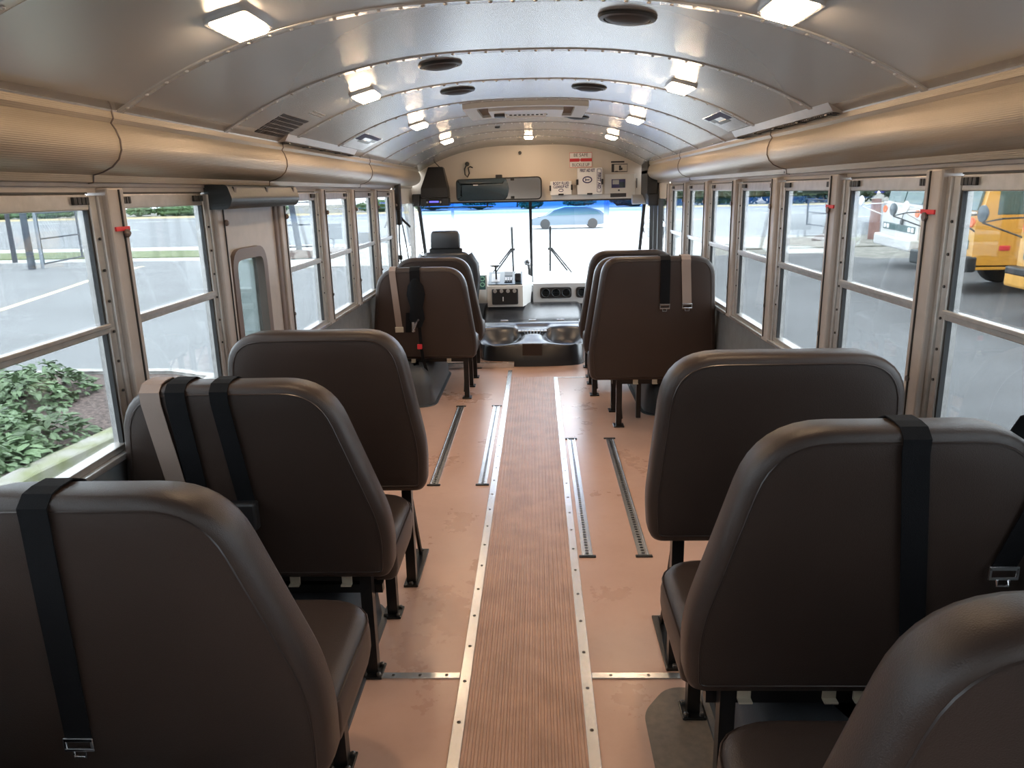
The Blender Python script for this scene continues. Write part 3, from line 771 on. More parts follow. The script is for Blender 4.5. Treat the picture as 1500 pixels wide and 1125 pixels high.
# header equipment
t = thing('speaker_box', 'black tapered box on the left of the front header, radio set below it', 'speaker box', (-.86, 7.44, 1.40))
mb = MB(); mb.loft([[(x0, HB-d, z), (x1, HB-d, z), (x1, HB-.001, z), (x0, HB-.001, z)] for z, x0, x1, d in ((1.435, -1.035, -.775, .17), (1.52, -1.03, -.78, .17), (1.70, -.965, -.82, .12), (1.712, -.96, -.83, .11))]); mb.build('housing', 'blackplastic', t)
t = thing('radio', 'black radio with a lit blue display under the tapered box', 'radio', (-.9, 7.4, 1.37))
MB().box(-1.04, -.775, HB-.17, HB-.002, 1.355, 1.432, .006).build('radio_case', 'blackplastic', t)
MB().box(-.99, -.83, HB-.173, HB-.168, 1.362, 1.422, .002).build('radio_face', 'blacksteel', t)
MB().box(-.955, -.868, HB-.175, HB-.172, 1.388, 1.402).build('display', 'blueled', t)
for x in (-.975, -.85): MB().lathe([(.009, -.178), (.009, -.17)], (x, HB, 1.392), 'y', 10).build('knob', 'alu', t)
t = tag(MB().box(-1.12, -1.045, HB-.16, HB-.002, 1.355, 1.47, .012).build('black_junction_box', 'blackplastic'), 'small black box in the left header corner beside the radio', 'box')
MB().tube([(-.86, HB-.05, 1.712), (-.90, HB-.07, 1.755), (-.92, HB-.08, 1.775)], .004, 6).build('box_antenna', 'blackplastic').update_tag()
o = bpy.data.objects['box_antenna']; tag(o, 'thin black rod sticking up from the tapered box', 'rod')
# mirror with a dark panel over its left part
t = thing('rearview_mirror', 'wide rounded interior mirror on the front header, left half dark', 'mirror', (-.3, 7.35, 1.39))
mo = rounded([(-.705, 1.395, .04), (.105, 1.395, .05), (.105, 1.608, .05), (-.705, 1.595, .04)], 6)
MB().prism(mo, 'y', HB-.10, HB-.075).build('mirror_back', 'blackplastic', t)
mb = MB(); ring_frame(mb, mo, inset(mo, .012), 'y', HB-.112, HB-.09); mb.build('mirror_rim', 'blackplastic', t)
mb = MB(); mb.prism(inset(mo, .010), 'y', HB-.104, HB-.101); mb.build('mirror_glass', 'mirror', t)
vp = rounded([(-.698, 1.40, .035), (-.225, 1.398, .06), (-.205, 1.50, .06), (-.225, 1.60, .05), (-.698, 1.59, .035)], 6)
mb = MB(); mb.loft([[(p[0], HB-.108, p[1]) for p in vp], [(p[0], HB-.125, p[1]) for p in inset(vp, .006)], [(p[0], HB-.138, p[1]) for p in inset(vp, .05)]]); mb.build('dark_panel', 'smoke', t, smooth=True, angle=30)
MB().box(-.54, -.495, HB-.141, HB-.136, 1.535, 1.543).build('badge', 'white', t)
for z in (1.42, 1.585): MB().box(-.19, -.155, HB-.112, HB-.1, z-.012, z+.012, .003).build('clip', 'blackplastic', t)
MB().box(-.33, -.27, HB-.09, HB-.001, 1.60, 1.63, .004).build('mount', 'blackplastic', t)
# hook with coiled cord
t = thing('cord_hook', 'small black hook with a looped cord above the mirror', 'hook', (-.6, 7.44, 1.7))
MB().lathe([(.02, -.03), (.022, -.015), (.012, -.001)], (-.60, HB, 1.735), 'y', 12).build('hook', 'blackplastic', t, smooth=True)
MB().tube([(-.60, HB-.03, 1.735), (-.625, HB-.03, 1.69), (-.622, HB-.03, 1.64), (-.60, HB-.03, 1.615), (-.582, HB-.03, 1.65), (-.59, HB-.03, 1.70), (-.57, HB-.03, 1.71), (-.548, HB-.04, 1.70)], .007, 6).build('cord', 'blackplastic', t, smooth=True)
tag(MB().lathe([(.016, -.02), (.016, -.001)], (-.098, HB, 1.825), 'y', 14).build('wall_stud', 'blackplastic'), 'small round black knob high on the middle of the header', 'stud')  # round knob on the header face
# signs on the header
t = thing('buckle_up_sign', 'white sign with red belt graphic reading BE SAFE BUCKLE UP', 'sign', (.47, 7.45, 1.74))
MB().box(.370, .580, HB-.005, HB-.0005, 1.680, 1.815, .001).build('sign_plate', 'white', t)
mb = MB(); po = [(.370, 1.680), (.580, 1.680), (.580, 1.815), (.370, 1.815)]; ring_frame(mb, po, inset(po, .004), 'y', HB-.0065, HB-.0045); mb.build('sign_border', 'red', t)
text_mesh('sign_text', 'BE SAFE', .042, 'darkink', t, face_back(.475, HB-.0058, 1.791), .95)
text_mesh('sign_text', 'BUCKLE UP', .040, 'darkink', t, face_back(.475, HB-.0058, 1.703), .80)
MB().box(.371, .462, HB-.0068, HB-.0045, 1.733, 1.762).build('belt_graphic', 'red', t); MB().box(.474, .579, HB-.0068, HB-.0045, 1.733, 1.762).build('belt_graphic', 'red', t)
MB().box(.455, .485, HB-.0068, HB-.0045, 1.742, 1.753).build('belt_graphic', 'red', t)
# kits in holders
t = thing('cleanup_kit', 'small white kit box lettered BODY FLUID CLEANUP KIT on the header', 'kit box', (.29, 7.4, 1.44))
MB().box(.185, .385, HB-.075, HB-.002, 1.432, 1.558, .005).build('box', 'white', t)
text_mesh('kit_text', 'BODY FLUID', .036, 'navy', t, face_back(.285, HB-.0757, 1.537), .74, .0012); text_mesh('kit_text', 'CLEANUP KIT', .036, 'navy', t, face_back(.285, HB-.0757, 1.506), .66, .0012)
mb = MB(); c = [(.285+.024*math.cos(a), 1.474+.015*math.sin(a)) for a in [2*PI*k/20 for k in range(20)]]; ring_frame(mb, c, inset(c, .006), 'y', HB-.0765, HB-.0745); mb.build('emblem', 'navy', t)
for x0, x1, z0, z1 in ((.176, .192, 1.47, 1.52), (.378, .394, 1.475, 1.525), (.26, .31, 1.428, 1.444)): MB().box(x0, x1, HB-.083, HB-.001, z0, z1, .003).build('holder_clip', 'blackplastic', t)
t = thing('first_aid_kit', 'white first aid kit box with lettering and round emblem on the header', 'kit box', (.56, 7.4, 1.44))
MB().box(.440, .672, HB-.085, HB-.002, 1.432, 1.672, .005).build('box', 'white', t)
text_mesh('kit_text', 'FIRST AID KIT', .038, 'navy', t, face_back(.532, HB-.0857, 1.648), .60, .0012)
text_mesh('kit_text', 'FIRST AID', .036, 'navy', t, face_back(.642, HB-.0857, 1.555, -PI/2), .95, .0012)
po = [(.622, 1.45), (.662, 1.45), (.662, 1.662), (.622, 1.662)]; mb = MB(); ring_frame(mb, rounded([(a, b_, .008) for a, b_ in po], 3), rounded([(a, b_, .006) for a, b_ in [(.626, 1.454), (.658, 1.454), (.658, 1.658), (.626, 1.658)]], 3), 'y', HB-.0868, HB-.0845); mb.build('text_border', 'navy', t)
c = [(.532+.046*math.cos(a), 1.565+.032*math.sin(a)) for a in [2*PI*k/28 for k in range(28)]]; mb = MB(); ring_frame(mb, c, inset(c, .010), 'y', HB-.0868, HB-.0845); mb.box(.512, .552, HB-.0868, HB-.0845, 1.560, 1.568); mb.box(.512, .520, HB-.0868, HB-.0845, 1.552, 1.578); mb.build('emblem', 'navy', t)
for x0, x1, z0, z1 in ((.430, .448, 1.52, 1.57), (.664, .682, 1.52, 1.57), (.53, .58, 1.428, 1.444)): MB().box(x0, x1, HB-.093, HB-.001, z0, z1, .003).build('holder_clip', 'blackplastic', t)
tag(MB().box(.195, .90, HB-.02, HB-.001, 1.392, 1.430, .003).build('kit_shelf_rail', 'offwhite'), 'pale ledge under the kit boxes on the header', 'ledge')
# compartment door with labels
t = thing('header_compartment', 'pale hatch door with blue and black labels on the right header', 'compartment', (.86, 7.45, 1.39))
MB().box(.700, .985, HB-.018, HB-.001, 1.392, 1.612, .003).build('door_panel', 'offwhite', t)
MB().box(.765, .895, HB-.0205, HB-.0175, 1.485, 1.565).build('blue_label', 'navy', t)
MB().box(.775, .835, HB-.0215, HB-.0195, 1.518, 1.558).build('label_graphic', 'grey', t); MB().box(.84, .888, HB-.0215, HB-.0195, 1.492, 1.54).build('label_graphic', 'smoke', t)
MB().box(.755, .905, HB-.0205, HB-.0175, 1.400, 1.436).build('black_label', 'darkink', t)
MB().lathe([(.009, -.026), (.009, -.017)], (.835, HB, 1.463), 'y', 10).build('lock', 'darkink', t)
MB().box(1.0, 1.008, HB-.012, HB-.001, 1.48, 1.57).build('hinge', 'screw', t)
t = thing('black_notice', 'small black-bordered notice above the right header hatch', 'notice', (.83, 7.45, 1.64))
po = [(.765, 1.630), (.915, 1.630), (.915, 1.705), (.765, 1.705)]; mb = MB(); ring_frame(mb, po, inset(po, .007), 'y', HB-.004, HB-.0005); mb.box(.765, .79, HB-.004, HB-.0005, 1.635, 1.70); mb.box(.835, .855, HB-.004, HB-.0005, 1.645, 1.69); mb.box(.85, .868, HB-.004, HB-.0005, 1.648, 1.67); mb.box(.80, .825, HB-.004, HB-.0005, 1.633, 1.641); mb.build('notice_print', 'darkink', t)
MB().box(.76, .885, HB-.004, HB-.0005, 1.715, 1.730).build('notice_heading', 'darkink', t)
# right corner post panel and black bracket
t = thing('corner_bracket', 'tall black bracket with a curved edge in the front right corner', 'bracket', (1.15, 7.3, 1.32))
cp = rounded([(1.10, 1.33, .01), (1.146, 1.33, .01), (1.146, 1.60, .02), (1.128, 1.62, .02), (1.12, 1.70, .03), (1.085, 1.745, .03), (1.06, 1.745, .01), (1.06, 1.43, .01)], 4)
MB().prism([(p[0]-.02, p[1]) for p in cp], 'y', 6.98, 7.40).build('bracket_plate', 'blackplastic', t)
MB().box(1.05, 1.14, 6.96, 7.0, 1.325, 1.43, .006).build('bracket_foot', 'blackplastic', t)
t = tag(MB().lathe([(.038, 0), (.044, .004), (.044, .15), (.038, .154)], (.95, 7.36, 1.375), 'x', 20).build('door_actuator', 'grey', smooth=True), 'grey cylinder below the right end of the front header', 'cylinder')
# left post: black strap holder with cords
t = thing('wall_mount', 'black upright holder with hanging cords on the post before the driver window', 'holder', (-1.12, 6.42, .95))
MB().box(-1.135, -1.085, 6.45, 6.53, 1.34, 1.60, .01).build('holder_body', 'blackplastic', t)
MB().box(-1.13, -1.09, 6.47, 6.55, 1.22, 1.36, .008).build('holder_lower', 'blackplastic', t)
MB().tube([(-1.11, 6.50, 1.30), (-1.07, 6.55, 1.24), (-1.04, 6.60, 1.20)], .010, 6).build('lever', 'blackplastic', t)
MB().tube([(-1.11, 6.49, 1.24), (-1.115, 6.48, 1.1), (-1.11, 6.48, .95), (-1.115, 6.48, .86)], .006, 6).build('cord', 'blackplastic', t)
MB().tube([(-1.10, 6.58, 1.22), (-1.09, 6.66, 1.05), (-1.085, 6.75, .85)], .005, 6).build('cord', 'blackplastic', t)
MB().box(-1.13, -1.10, 6.47, 6.51, .93, .97, .006).build('clamp', 'blackplastic', t)

# sun visor over driver
t = thing('sun_visor', 'thin dark sun visor seen edge-on at the top of the left windshield', 'visor', (-.75, 7.42, 1.34))
MB().box(-1.02, -.36, 7.40, 7.62, 1.335, 1.347, .003).build('visor_panel', 'smoke', t)
MB().tube([(-.98, 7.46, 1.34), (-1.0, 7.47, 1.385)], .008, 6).build('visor_arm', 'blackplastic', t); MB().tube([(-.42, 7.46, 1.34), (-.42, 7.47, 1.385)], .008, 6).build('visor_arm', 'blackplastic', t)
# driver seat
t = thing('driver_seat', 'black high-back driver seat with headrest at the left front', 'driver seat', (-.78, 6.95, .045))
cxs = -.775
o_ = rounded([(-.20, .50, .05), (.20, .50, .05), (.255, .86, .2), (.19, .955, .08), (-.19, .955, .08), (-.255, .86, .2)], 6)
rings = []
for d, y in ((.03, 6.90), (.012, 6.905), (0, 6.93), (0, 6.99), (.012, 7.02), (.03, 7.03)):
    rings.append([(cxs+p[0], y-.08*(p[1]-.5), p[1]) for p in (inset(o_, d) if d else o_)])
MB().loft(rings).build('backrest', 'gloss_black', t, smooth=True, angle=60)
for sx in (-1, 1):
    mb = MB(); mb.tube([(cxs+sx*.235, 6.93, .52), (cxs+sx*.262, 6.92, .70), (cxs+sx*.255, 6.91, .84), (cxs+sx*.20, 6.905, .93)], .045, 10); mb.build('side_bolster', 'gloss_black', t, smooth=True)
hr = rounded([(-.135, .985, .02), (.135, .985, .02), (.128, 1.145, .04), (-.128, 1.145, .04)], 5)
mb = MB(); mb.loft([[(cxs+p[0], y, p[1]) for p in (inset(hr, d) if d else hr)] for d, y in ((.012, 6.862), (.004, 6.866), (0, 6.89), (0, 6.95), (.012, 6.965))]); mb.build('headrest', 'gloss_black', t, smooth=True, angle=60)
for sx in (-.07, .07): MB().tube([(cxs+sx, 6.91, .93), (cxs+sx, 6.91, 1.0)], .009, 8).build('headrest_rod', 'chrome', t)
MB().box(cxs-.15, cxs+.15, 6.895, 6.925, .93, .99, .01).build('headrest_base', 'blackplastic', t)
MB().box(cxs-.25, cxs+.25, 6.97, 7.42, .42, .54, .04).build('seat_cushion', 'blackmat', t)
MB().box(cxs-.17, cxs+.17, 7.0, 7.36, .046, .42, .02).build('pedestal', 'blackplastic', t)

# engine cover: moulded, tray front
t = thing('engine_cover', 'large moulded glossy black engine cover at the front of the aisle', 'engine cover', (0, 6.9, 0))
def eh(x, y):
    # x -.47..+.47, y 6.38..7.42
    v = (y-6.40)/1.0
    z = .20+.09*min(1, max(0, (y-6.44)/.30))
    def sm(a, b_, q): q = min(1, max(0, (q-a)/(b_-a))); return q*q*(3-2*q)
    z += .02*sm(6.80, 6.86, y)
    z += .10*sm(6.95, 7.40, y)
    # cup-shaped hollows left and right
    for sx in (-1, 1):
        d = ((x-sx*.285)/.165)**2+((y-6.60)/.135)**2
        z -= .115*math.exp(-d**2*.9)
    # centre console keypad recess
    if abs(x) < .17: z -= .018*sm(.17, .13, abs(x))*sm(6.60, 6.64, y)*(1-sm(6.78, 6.82, y)) if y < 6.85 else 0
    return z
NXE, NYE = 64, 60
def plan(u, v):      # rounded front corners
    y = 6.385+v*1.05
    x = (u*2-1)*.47
    w = 1.0
    cr = .26
    if y < 6.385+cr:
        q = (6.385+cr-y)/cr; w = 1-.30*(1-math.sqrt(max(0, 1-q*q)))
    return x*w, y+.035*(abs(u*2-1)**2)*(1-v)*1.0
mb = MB(); g = []
for j in range(NYE+1):
    row = []
    for i in range(NXE+1):
        x, y = plan(i/NXE, j/NYE); e = min(i, NXE-i, j, NYE-j); z = eh(x, y)
        ed = min(1, min(i, NXE-i, j)/3.0); z -= .025*(1-ed)**2
        row.append(mb.bm.verts.new((x, y, z)))
    g.append(row)
for j in range(NYE):
    for i in range(NXE): mb.bm.faces.new((g[j][i], g[j][i+1], g[j+1][i+1], g[j+1][i]))
edge = [g[0][i] for i in range(NXE+1)]+[g[j][NXE] for j in range(1, NYE+1)]+[g[NYE][i] for i in range(NXE-1, -1, -1)]+[g[j][0] for j in range(NYE-1, 0, -1)]
low = [mb.bm.verts.new((v.co.x*1.03, v.co.y-(.012 if v.co.y < 6.6 else 0), .0468 if v.co.x < -.16 and v.co.y > 6.33 and False else .001)) for v in edge]
for i in range(len(edge)):
    j = (i+1) % len(edge); mb.bm.faces.new((edge[i], edge[j], low[j], low[i]))
mb.build('moulded_cover', 'gloss_black', t, smooth=True, angle=50)
MB().box(-.085, .085, 6.368, 6.40, .10, .205, .006).build('centre_plate', 'vinyl', t)
mb = MB()
for k in range(9): mb.box(-.128+k*.029, -.128+k*.029+.024, 6.66, 6.76, .252, .2625, .002)
mb.build('pale_insert', 'grey', t)
for x in (-.26, 0, .26): MB().box(x-.035, x+.035, 6.905, 6.93, .308, .322, .002).build('hinge', 'alu_bright', t)
MB().tube([(-.48, 6.80, .27), (-.50, 6.84, .30), (-.47, 6.88, .31)], .006, 6).build('latch_loop', 'chrome', t)

# console with gear lever
t = thing('gear_console', 'pale dashboard console with gear lever and control knobs, centre front', 'console', (-.25, 7.3, .4))
fr = [(-.425, .385), (-.085, .385), (-.085, .60), (-.425, .60)]
mb = MB(); mb.loft([[(-.43, 7.22, .40), (-.09, 7.22, .40), (-.02, 7.45, .40), (-.43, 7.45, .40)], [(-.43, 7.20, .60), (-.09, 7.20, .60), (.0, 7.45, .60), (-.43, 7.45, .60)], [(-.42, 7.42, .715), (-.10, 7.42, .715), (.0, 7.46, .66), (-.42, 7.46, .66)]]); mb.build('console_shell', 'offwhite', t)
MB().box(-.385, -.135, 7.188, 7.21, .425, .575, .01).build('knob_panel', 'blackplastic', t)
for k in range(4): MB().lathe([(.016, -.022), (.018, -.002), (.018, .0)], (-.355+k*.062, 7.19, .555), 'y', 12).build('control_knob', 'alu', t)
MB().box(-.283, -.275, 7.180, 7.19, .46, .50).build('slide_lever', 'white', t)
def slope(x0, x1, u0, u1, h, nm, m_, par=t):
    def Q(x, u, hh): return (x, 7.205+.215*u-hh*.47, .612+.105*u+hh*.88)
    mb = MB(); mb.loft([[Q(x0, u0, -.004), Q(x1, u0, -.004), Q(x1, u1, -.004), Q(x0, u1, -.004)], [Q(x0, u0, h), Q(x1, u0, h), Q(x1, u1, h), Q(x0, u1, h)]]); return mb.build(nm, m_, par)
slope(-.42, -.095, .03, .97, .004, 'control_top', 'smoke')
slope(-.39, -.31, .2, .8, .007, 'shifter_gate', 'grey'); slope(-.265, -.19, .62, .92, .008, 'label_plate', 'blackplastic'); slope(-.265, -.19, .15, .5, .012, 'switch_bank', 'blackplastic')
for k in range(3): slope(-.258+k*.024, -.242+k*.024, .22, .42, .02, 'rocker_switch', 'grey')
mb = MB(); mb.box(-.165, -.105, 7.23, 7.33, .64, .72, .012); mb.build('cb_handset', 'gloss_black', t)
l = MB().tube([(-.345, 7.29, .655), (-.345, 7.27, .72), (-.35, 7.24, .785)], .008, 8).build('gear_lever', 'blackplastic', t)
mb = MB(); mb.lathe([(.045, .785), (.050, .792), (.045, .802), (.01, .806)], (-.352, 7.235, 0), n=18); mb.build('lever_knob', 'gloss_black', l, smooth=True)
# instrument cluster
t = thing('instrument_cluster', 'dark instrument panel with green-ringed gauges beside the driver seat', 'instrument panel', (-.55, 7.4, .6))
MB().box(-.62, -.44, 7.33, 7.45, .42, .70, .008).build('panel_body', 'offwhite', t)
MB().box(-.60, -.452, 7.322, 7.335, .555, .692, .006).build('panel_face', 'darkglass', t)
for z in (.66, .605):
    gg = MB(); c = [(-.482+.024*math.cos(a), z+.022*math.sin(a)) for a in [2*PI*k/20 for k in range(20)]]; ring_frame(gg, c, inset(c, .008), 'y', 7.316, 7.324); gg.build('gauge', 'greengauge', t)
# heater panel on the right of the console
t = thing('heater_panel', 'light grey heater panel with oval black vents right of the console', 'heater panel', (.5, 7.5, .4))
MB().box(.005, 1.12, 7.455, 7.50, .385, .590, .006).build('panel', 'grey', t)
for x0, x1 in ((.075, .385), (.43, .66)):
    pl = rounded([(x0, .445, .03), (x1, .445, .03), (x1, .550, .03), (x0, .550, .03)], 5); v = MB().prism(pl, 'y', 7.445, 7.46).build('vent_opening', 'blackplastic', t)
    n = 3 if x0 < .1 else 2
    for k in range(n):
        cxv = x0+.055+k*(x1-x0-.11)/max(1, n-1); mb = MB(); mb.lathe([(.040, -.004), (.044, -.008), (.040, -.010), (.034, -.004)], (cxv, 7.447, .4975), 'y', 18); mb.box(cxv-.034, cxv+.034, 7.438, 7.444, .494, .500); mb.box(cxv-.03, cxv+.03, 7.438, 7.444, .512, .516); mb.box(cxv-.03, cxv+.03, 7.438, 7.444, .478, .482); mb.build('round_vent', 'blackmat', v, smooth=False)
# fan
t = thing('dash_fan', 'small clear-bladed wire fan on the dash before the windshield post', 'fan', (-.06, 7.55, .66))
fc = (-.085, 7.52, .80)
mb = MB()
for r in (.075, .05, .025): mb.tube([(fc[0]+r*math.cos(a), fc[1]-.02*(1-r/.075), fc[2]+r*math.sin(a)) for a in [2*PI*k/20 for k in range(20)]], .0016, 5, closed=True)
for k in range(12):
    a = 2*PI*k/12; mb.tube([(fc[0], fc[1]-.02, fc[2]), (fc[0]+.075*math.cos(a), fc[1], fc[2]+.075*math.sin(a))], .0012, 4)
mb.build('wire_guard', 'chrome', t)
mb = MB()
for k in range(4):
    a = PI/2*k+.3; mb.quad((fc[0], fc[1]+.012, fc[2]), (fc[0]+.06*math.cos(a), fc[1]+.004, fc[2]+.06*math.sin(a)), (fc[0]+.066*math.cos(a+.5), fc[1]+.015, fc[2]+.066*math.sin(a+.5)), (fc[0]+.05*math.cos(a+.9), fc[1]+.022, fc[2]+.05*math.sin(a+.9)))
mb.build('blades', 'glass_clear', t)
MB().lathe([(.018, .0), (.028, .02), (.026, .06), (.012, .07)], (fc[0]+.035, fc[1]+.01, fc[2]-.01), 'y', 14).build('motor', 'blackplastic', t, smooth=True)
MB().tube([(-.035, 7.57, .77), (-.03, 7.58, .70), (-.03, 7.58, .548)], .012, 8).build('stand', 'blackplastic', t); MB().lathe([(.04, .546), (.04, .556), (.015, .565)], (-.03, 7.58, 0), n=14).build('fan_base', 'blackplastic', t)
# wipers outside
for sx, xa, lab in ((-1, -.20, 'left windshield wiper with its bent arms, outside the glass'), (1, .185, 'right windshield wiper with its bent arms, outside the glass')):
    t = thing('windshield_wiper', lab, 'wiper', (xa, 8.1, .60))
    def w(x, z, d=.05): return (x, wsy(z)+d, z)
    MB().tube([w(xa, .66), w(xa-sx*.0, .90), w(xa, 1.13)], .011, 6).build('wiper_blade', 'blackrubber', t)
    MB().tube([w(xa, .90), w(xa+sx*.18, .66)], .009, 6).build('wiper_arm', 'blackplastic', t); MB().tube([w(xa+sx*.02, .90), w(xa+sx*.225, .64)], .008, 6).build('wiper_arm', 'blackplastic', t)
    MB().box(xa-.025, xa+.025, wsy(.9)+.045, wsy(.9)+.065, .885, .91).build('wiper_joint', 'blackplastic', t)
# outside mirrors
def out_mirror(s, y, z, label):
    t = thing('outside_mirror', label, 'mirror', (s*1.3, y, z))
    mb = MB(); mb.lathe([(.02, .06), (.11, .035), (.13, 0), (.125, -.01), (.02, -.012)], (s*1.34, y, z), 'y', 24); mb.build('mirror_head', 'blackplastic', t, smooth=True)
    mb = MB(); mb.lathe([(.118, -.012), (.08, -.028), (.02, -.036)], (s*1.34, y, z), 'y', 24); mb.build('mirror_face', 'mirror', t, smooth=True)
    MB().tube([(s*1.34, y+.03, z+.05), (s*1.34, y+.04, z+.25), (s*1.2, 8.0, z+.35)], .012, 8).build('mirror_arm', 'blackplastic', t); MB().tube([(s*1.34, y+.03, z-.05), (s*1.34, y+.04, z-.35), (s*1.18, 8.0, z-.5)], .012, 8).build('mirror_arm', 'blackplastic', t)
out_mirror(1, 8.5, 1.06, 'round outside mirror seen past the right windshield post')
out_mirror(-1, 8.45, .80, 'round outside mirror seen through the front left windows')

# ------------------------------------------------------------------ outdoors
GZ = -.95
def ground_patch(name, poly, z, h, material, label=None, cat=None, kind=None):
    o = MB().prism(poly, 'z', z-.02 if h == 0 else z, z+h if h else z).build(name, material)
    if kind: o['kind'] = kind
    if label: tag(o, label, cat)
    return o
g0 = MB().box(-160, 160, -40, 200, GZ-.4, GZ).build('ground', 'gravel'); struct(g0)
def flat(name, poly, dz, material, label, cat):
    o = MB().prism(poly, 'z', GZ+.001, GZ+dz).build(name, material); tag(o, label, cat); return o
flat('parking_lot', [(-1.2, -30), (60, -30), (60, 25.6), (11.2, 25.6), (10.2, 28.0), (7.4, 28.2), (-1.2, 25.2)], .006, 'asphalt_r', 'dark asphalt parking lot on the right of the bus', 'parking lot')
flat('driveway', [(-40, -30), (-1.25, -30), (-1.25, 25.2), (-6.2, 26.3), (-9.5, 25.5), (-11.5, 30.0), (-40, 31)], .006, 'asphalt_l', 'pale asphalt driveway on the left of the bus', 'driveway')
flat('front_apron', [(-11.2, 30.0), (-9.3, 26.0), (-6.2, 26.5), (-1.2, 25.5), (6.4, 28.2), (8.0, 38.2), (-30, 39.5), (-40, 40), (-40, 31.3)], .010, 'concrete', 'pale concrete apron and sidewalk between the lot and the street', 'sidewalk')
flat('street', [(-150, 41), (-40, 40.2), (30, 37.2), (150, 34), (150, 92), (-150, 100)], .012, 'road', 'wide grey street crossing ahead of the bus', 'road')
flat('street_verge', [(-150, 100.1), (150, 92.1), (150, 100), (-150, 112)], .012, 'drygrass', 'strip of dry yellow verge across the street', 'verge')
flat('far_lawn', [(-150, 112.2), (150, 100.2), (150, 190), (-150, 190)], .012, 'gravel', 'pale open lot beyond the street', 'lot')
flat('glare_apron', [(-3.2, 12), (3.4, 12), (5.2, 25.8), (-4.2, 25.0)], .009, 'concrete', 'pale apron added straight ahead of the bus, overexposed glare put into its colour', 'apron')  # added pale slab: paints the blown-out brightness of the ground ahead
flat('grass_strip', [(-40, 33.2), (-11.5, 31.6), (-11.5, 35.4), (-40, 37.0)], .05, 'grass', 'strip of green grass by the gate on the left', 'grass')
flat('grass_strip', [(8.2, 30.2), (30, 31.5), (30, 34.6), (8.2, 33.4)], .05, 'gravel', 'pale gravelly strip with thin grass on the right', 'verge')
# painted lines
yl = [(-12.2, 15.0), (-12.42, 17.0), (-13.09, 19.8), (-14.13, 23.9), (-14.71, 28.0)]
tag(MB().loft([[(x-.10, y, GZ+.0065), (x+.10, y, GZ+.0065), (x+.10, y, GZ+.010), (x-.10, y, GZ+.010)] for x, y in yl]).build('painted_line', 'yellowpaint'), 'pale yellow painted line curving across the driveway', 'painted line')
for k, (x, y) in enumerate([(-34, 62), (-22, 61.3), (-10, 60.6), (12, 59.4), (24, 58.7), (36, 58), (-46, 62.8), (-28, 74), (-16, 73.2), (22, 71), (38, 70)]):
    tag(MB().box(x-1.4, x+1.4, y-.18, y+.18, GZ+.0125, GZ+.016).build('lane_dash', 'whitepaint'), 'short white lane dash painted on the street', 'lane marking', 'white lane dashes on the street')
tag(MB().box(-60, 60, 84, 84.3, GZ+.0125, GZ+.016).build('edge_line', 'whitepaint'), 'long white edge line along the far side of the street', 'lane marking')

# planting bed next to the bus
bed = [(-4.62, 2.0), (-4.55, 6.0), (-4.38, 7.3), (-4.22, 8.9), (-4.42, 9.75), (-5.05, 10.08), (-6.7, 10.15), (-7.8, 9.9), (-10, 9.6), (-10, 2.0)]
tag(MB().prism(bed, 'z', GZ+.007, GZ+.06).build('planting_bed', 'mulch'), 'bark mulch planting bed on the left beside the bus', 'planting bed')
def curb(name, pts, w, h, material, label):
    P_ = [Vector((x, y, 0)) for x, y in pts]; rings = []
    for i, p in enumerate(P_):
        t = (P_[min(i+1, len(P_)-1)]-P_[max(i-1, 0)]).normalized(); n = Vector((t.y, -t.x, 0))
        a, c = p, p+n*w
        rings.append([(a.x, a.y, GZ+.0065), (a.x, a.y, GZ+h), (a.x+n.x*.02, a.y+n.y*.02, GZ+h+.012), (c.x-n.x*.02, c.y-n.y*.02, GZ+h+.012), (c.x, c.y, GZ+h), (c.x, c.y, GZ+.0065)])
    o = MB().loft(rings).build(name, material); tag(o, label, 'curb'); return o
curb('bed_curb', [(-4.62, 2.0), (-4.55, 6.0), (-4.38, 7.3), (-4.24, 8.6)], .26, .15, 'curbstone', 'mossy concrete curb between the planting bed and the bus')
tag(MB().prism([(-4.3, 2), (-1.4, 2), (-1.4, 9.0), (-3.9, 9.0), (-4.05, 7.3)], 'z', GZ+.0065, GZ+.011).build('curbside_gutter', 'curbstone'), 'damp mossy strip of pavement between curb and bus', 'pavement')
curb('bed_edging', [(-4.24, 8.9), (-4.42, 9.78), (-5.05, 10.10), (-6.7, 10.17), (-7.8, 9.92), (-10, 9.62)][::-1], -.13, .09, 'paleedge', 'low pale stone edging at the far end of the planting bed')

# leafy groundcover plants: folded pointed leaves
def leaf_mesh(name, n, rad, h, ls, seed, material='leaf'):
    rnd = random.Random(seed); mb = MB(); bm = mb.bm
    for k in range(n):
        a = rnd.uniform(0, 2*PI); r = rad*math.sqrt(rnd.random()); z = h*(1-(r/rad)**2)*rnd.uniform(.55, 1.0)+.02
        c = Vector((r*math.cos(a), r*math.sin(a), z)); d = Vector((math.cos(a+rnd.uniform(-1.1, 1.1)), math.sin(a+rnd.uniform(-1.1, 1.1)), rnd.uniform(-.55, .35))).normalized()
        sd = d.cross(Vector((rnd.uniform(-.4, .4), rnd.uniform(-.4, .4), 1))).normalized(); up = sd.cross(d).normalized()
        L_ = ls*rnd.uniform(.7, 1.2); w = L_*.24
        q = [c, c+d*L_*.30+sd*w+up*.012, c+d*L_*.70+sd*w*.8+up*.010, c+d*L_-up*.01, c+d*L_*.70-sd*w*.8+up*.010, c+d*L_*.30-sd*w+up*.012, c+d*L_*.35, c+d*L_*.70]
        v = [bm.verts.new(p) for p in q]
        for f_ in ((0, 1, 6), (1, 2, 7, 6), (2, 3, 7), (7, 3, 4), (6, 7, 4, 5), (0, 6, 5)): bm.faces.new([v[i] for i in f_])
    return mb.build(name, material, fixn=False)
protos = []
rnd = random.Random(11)
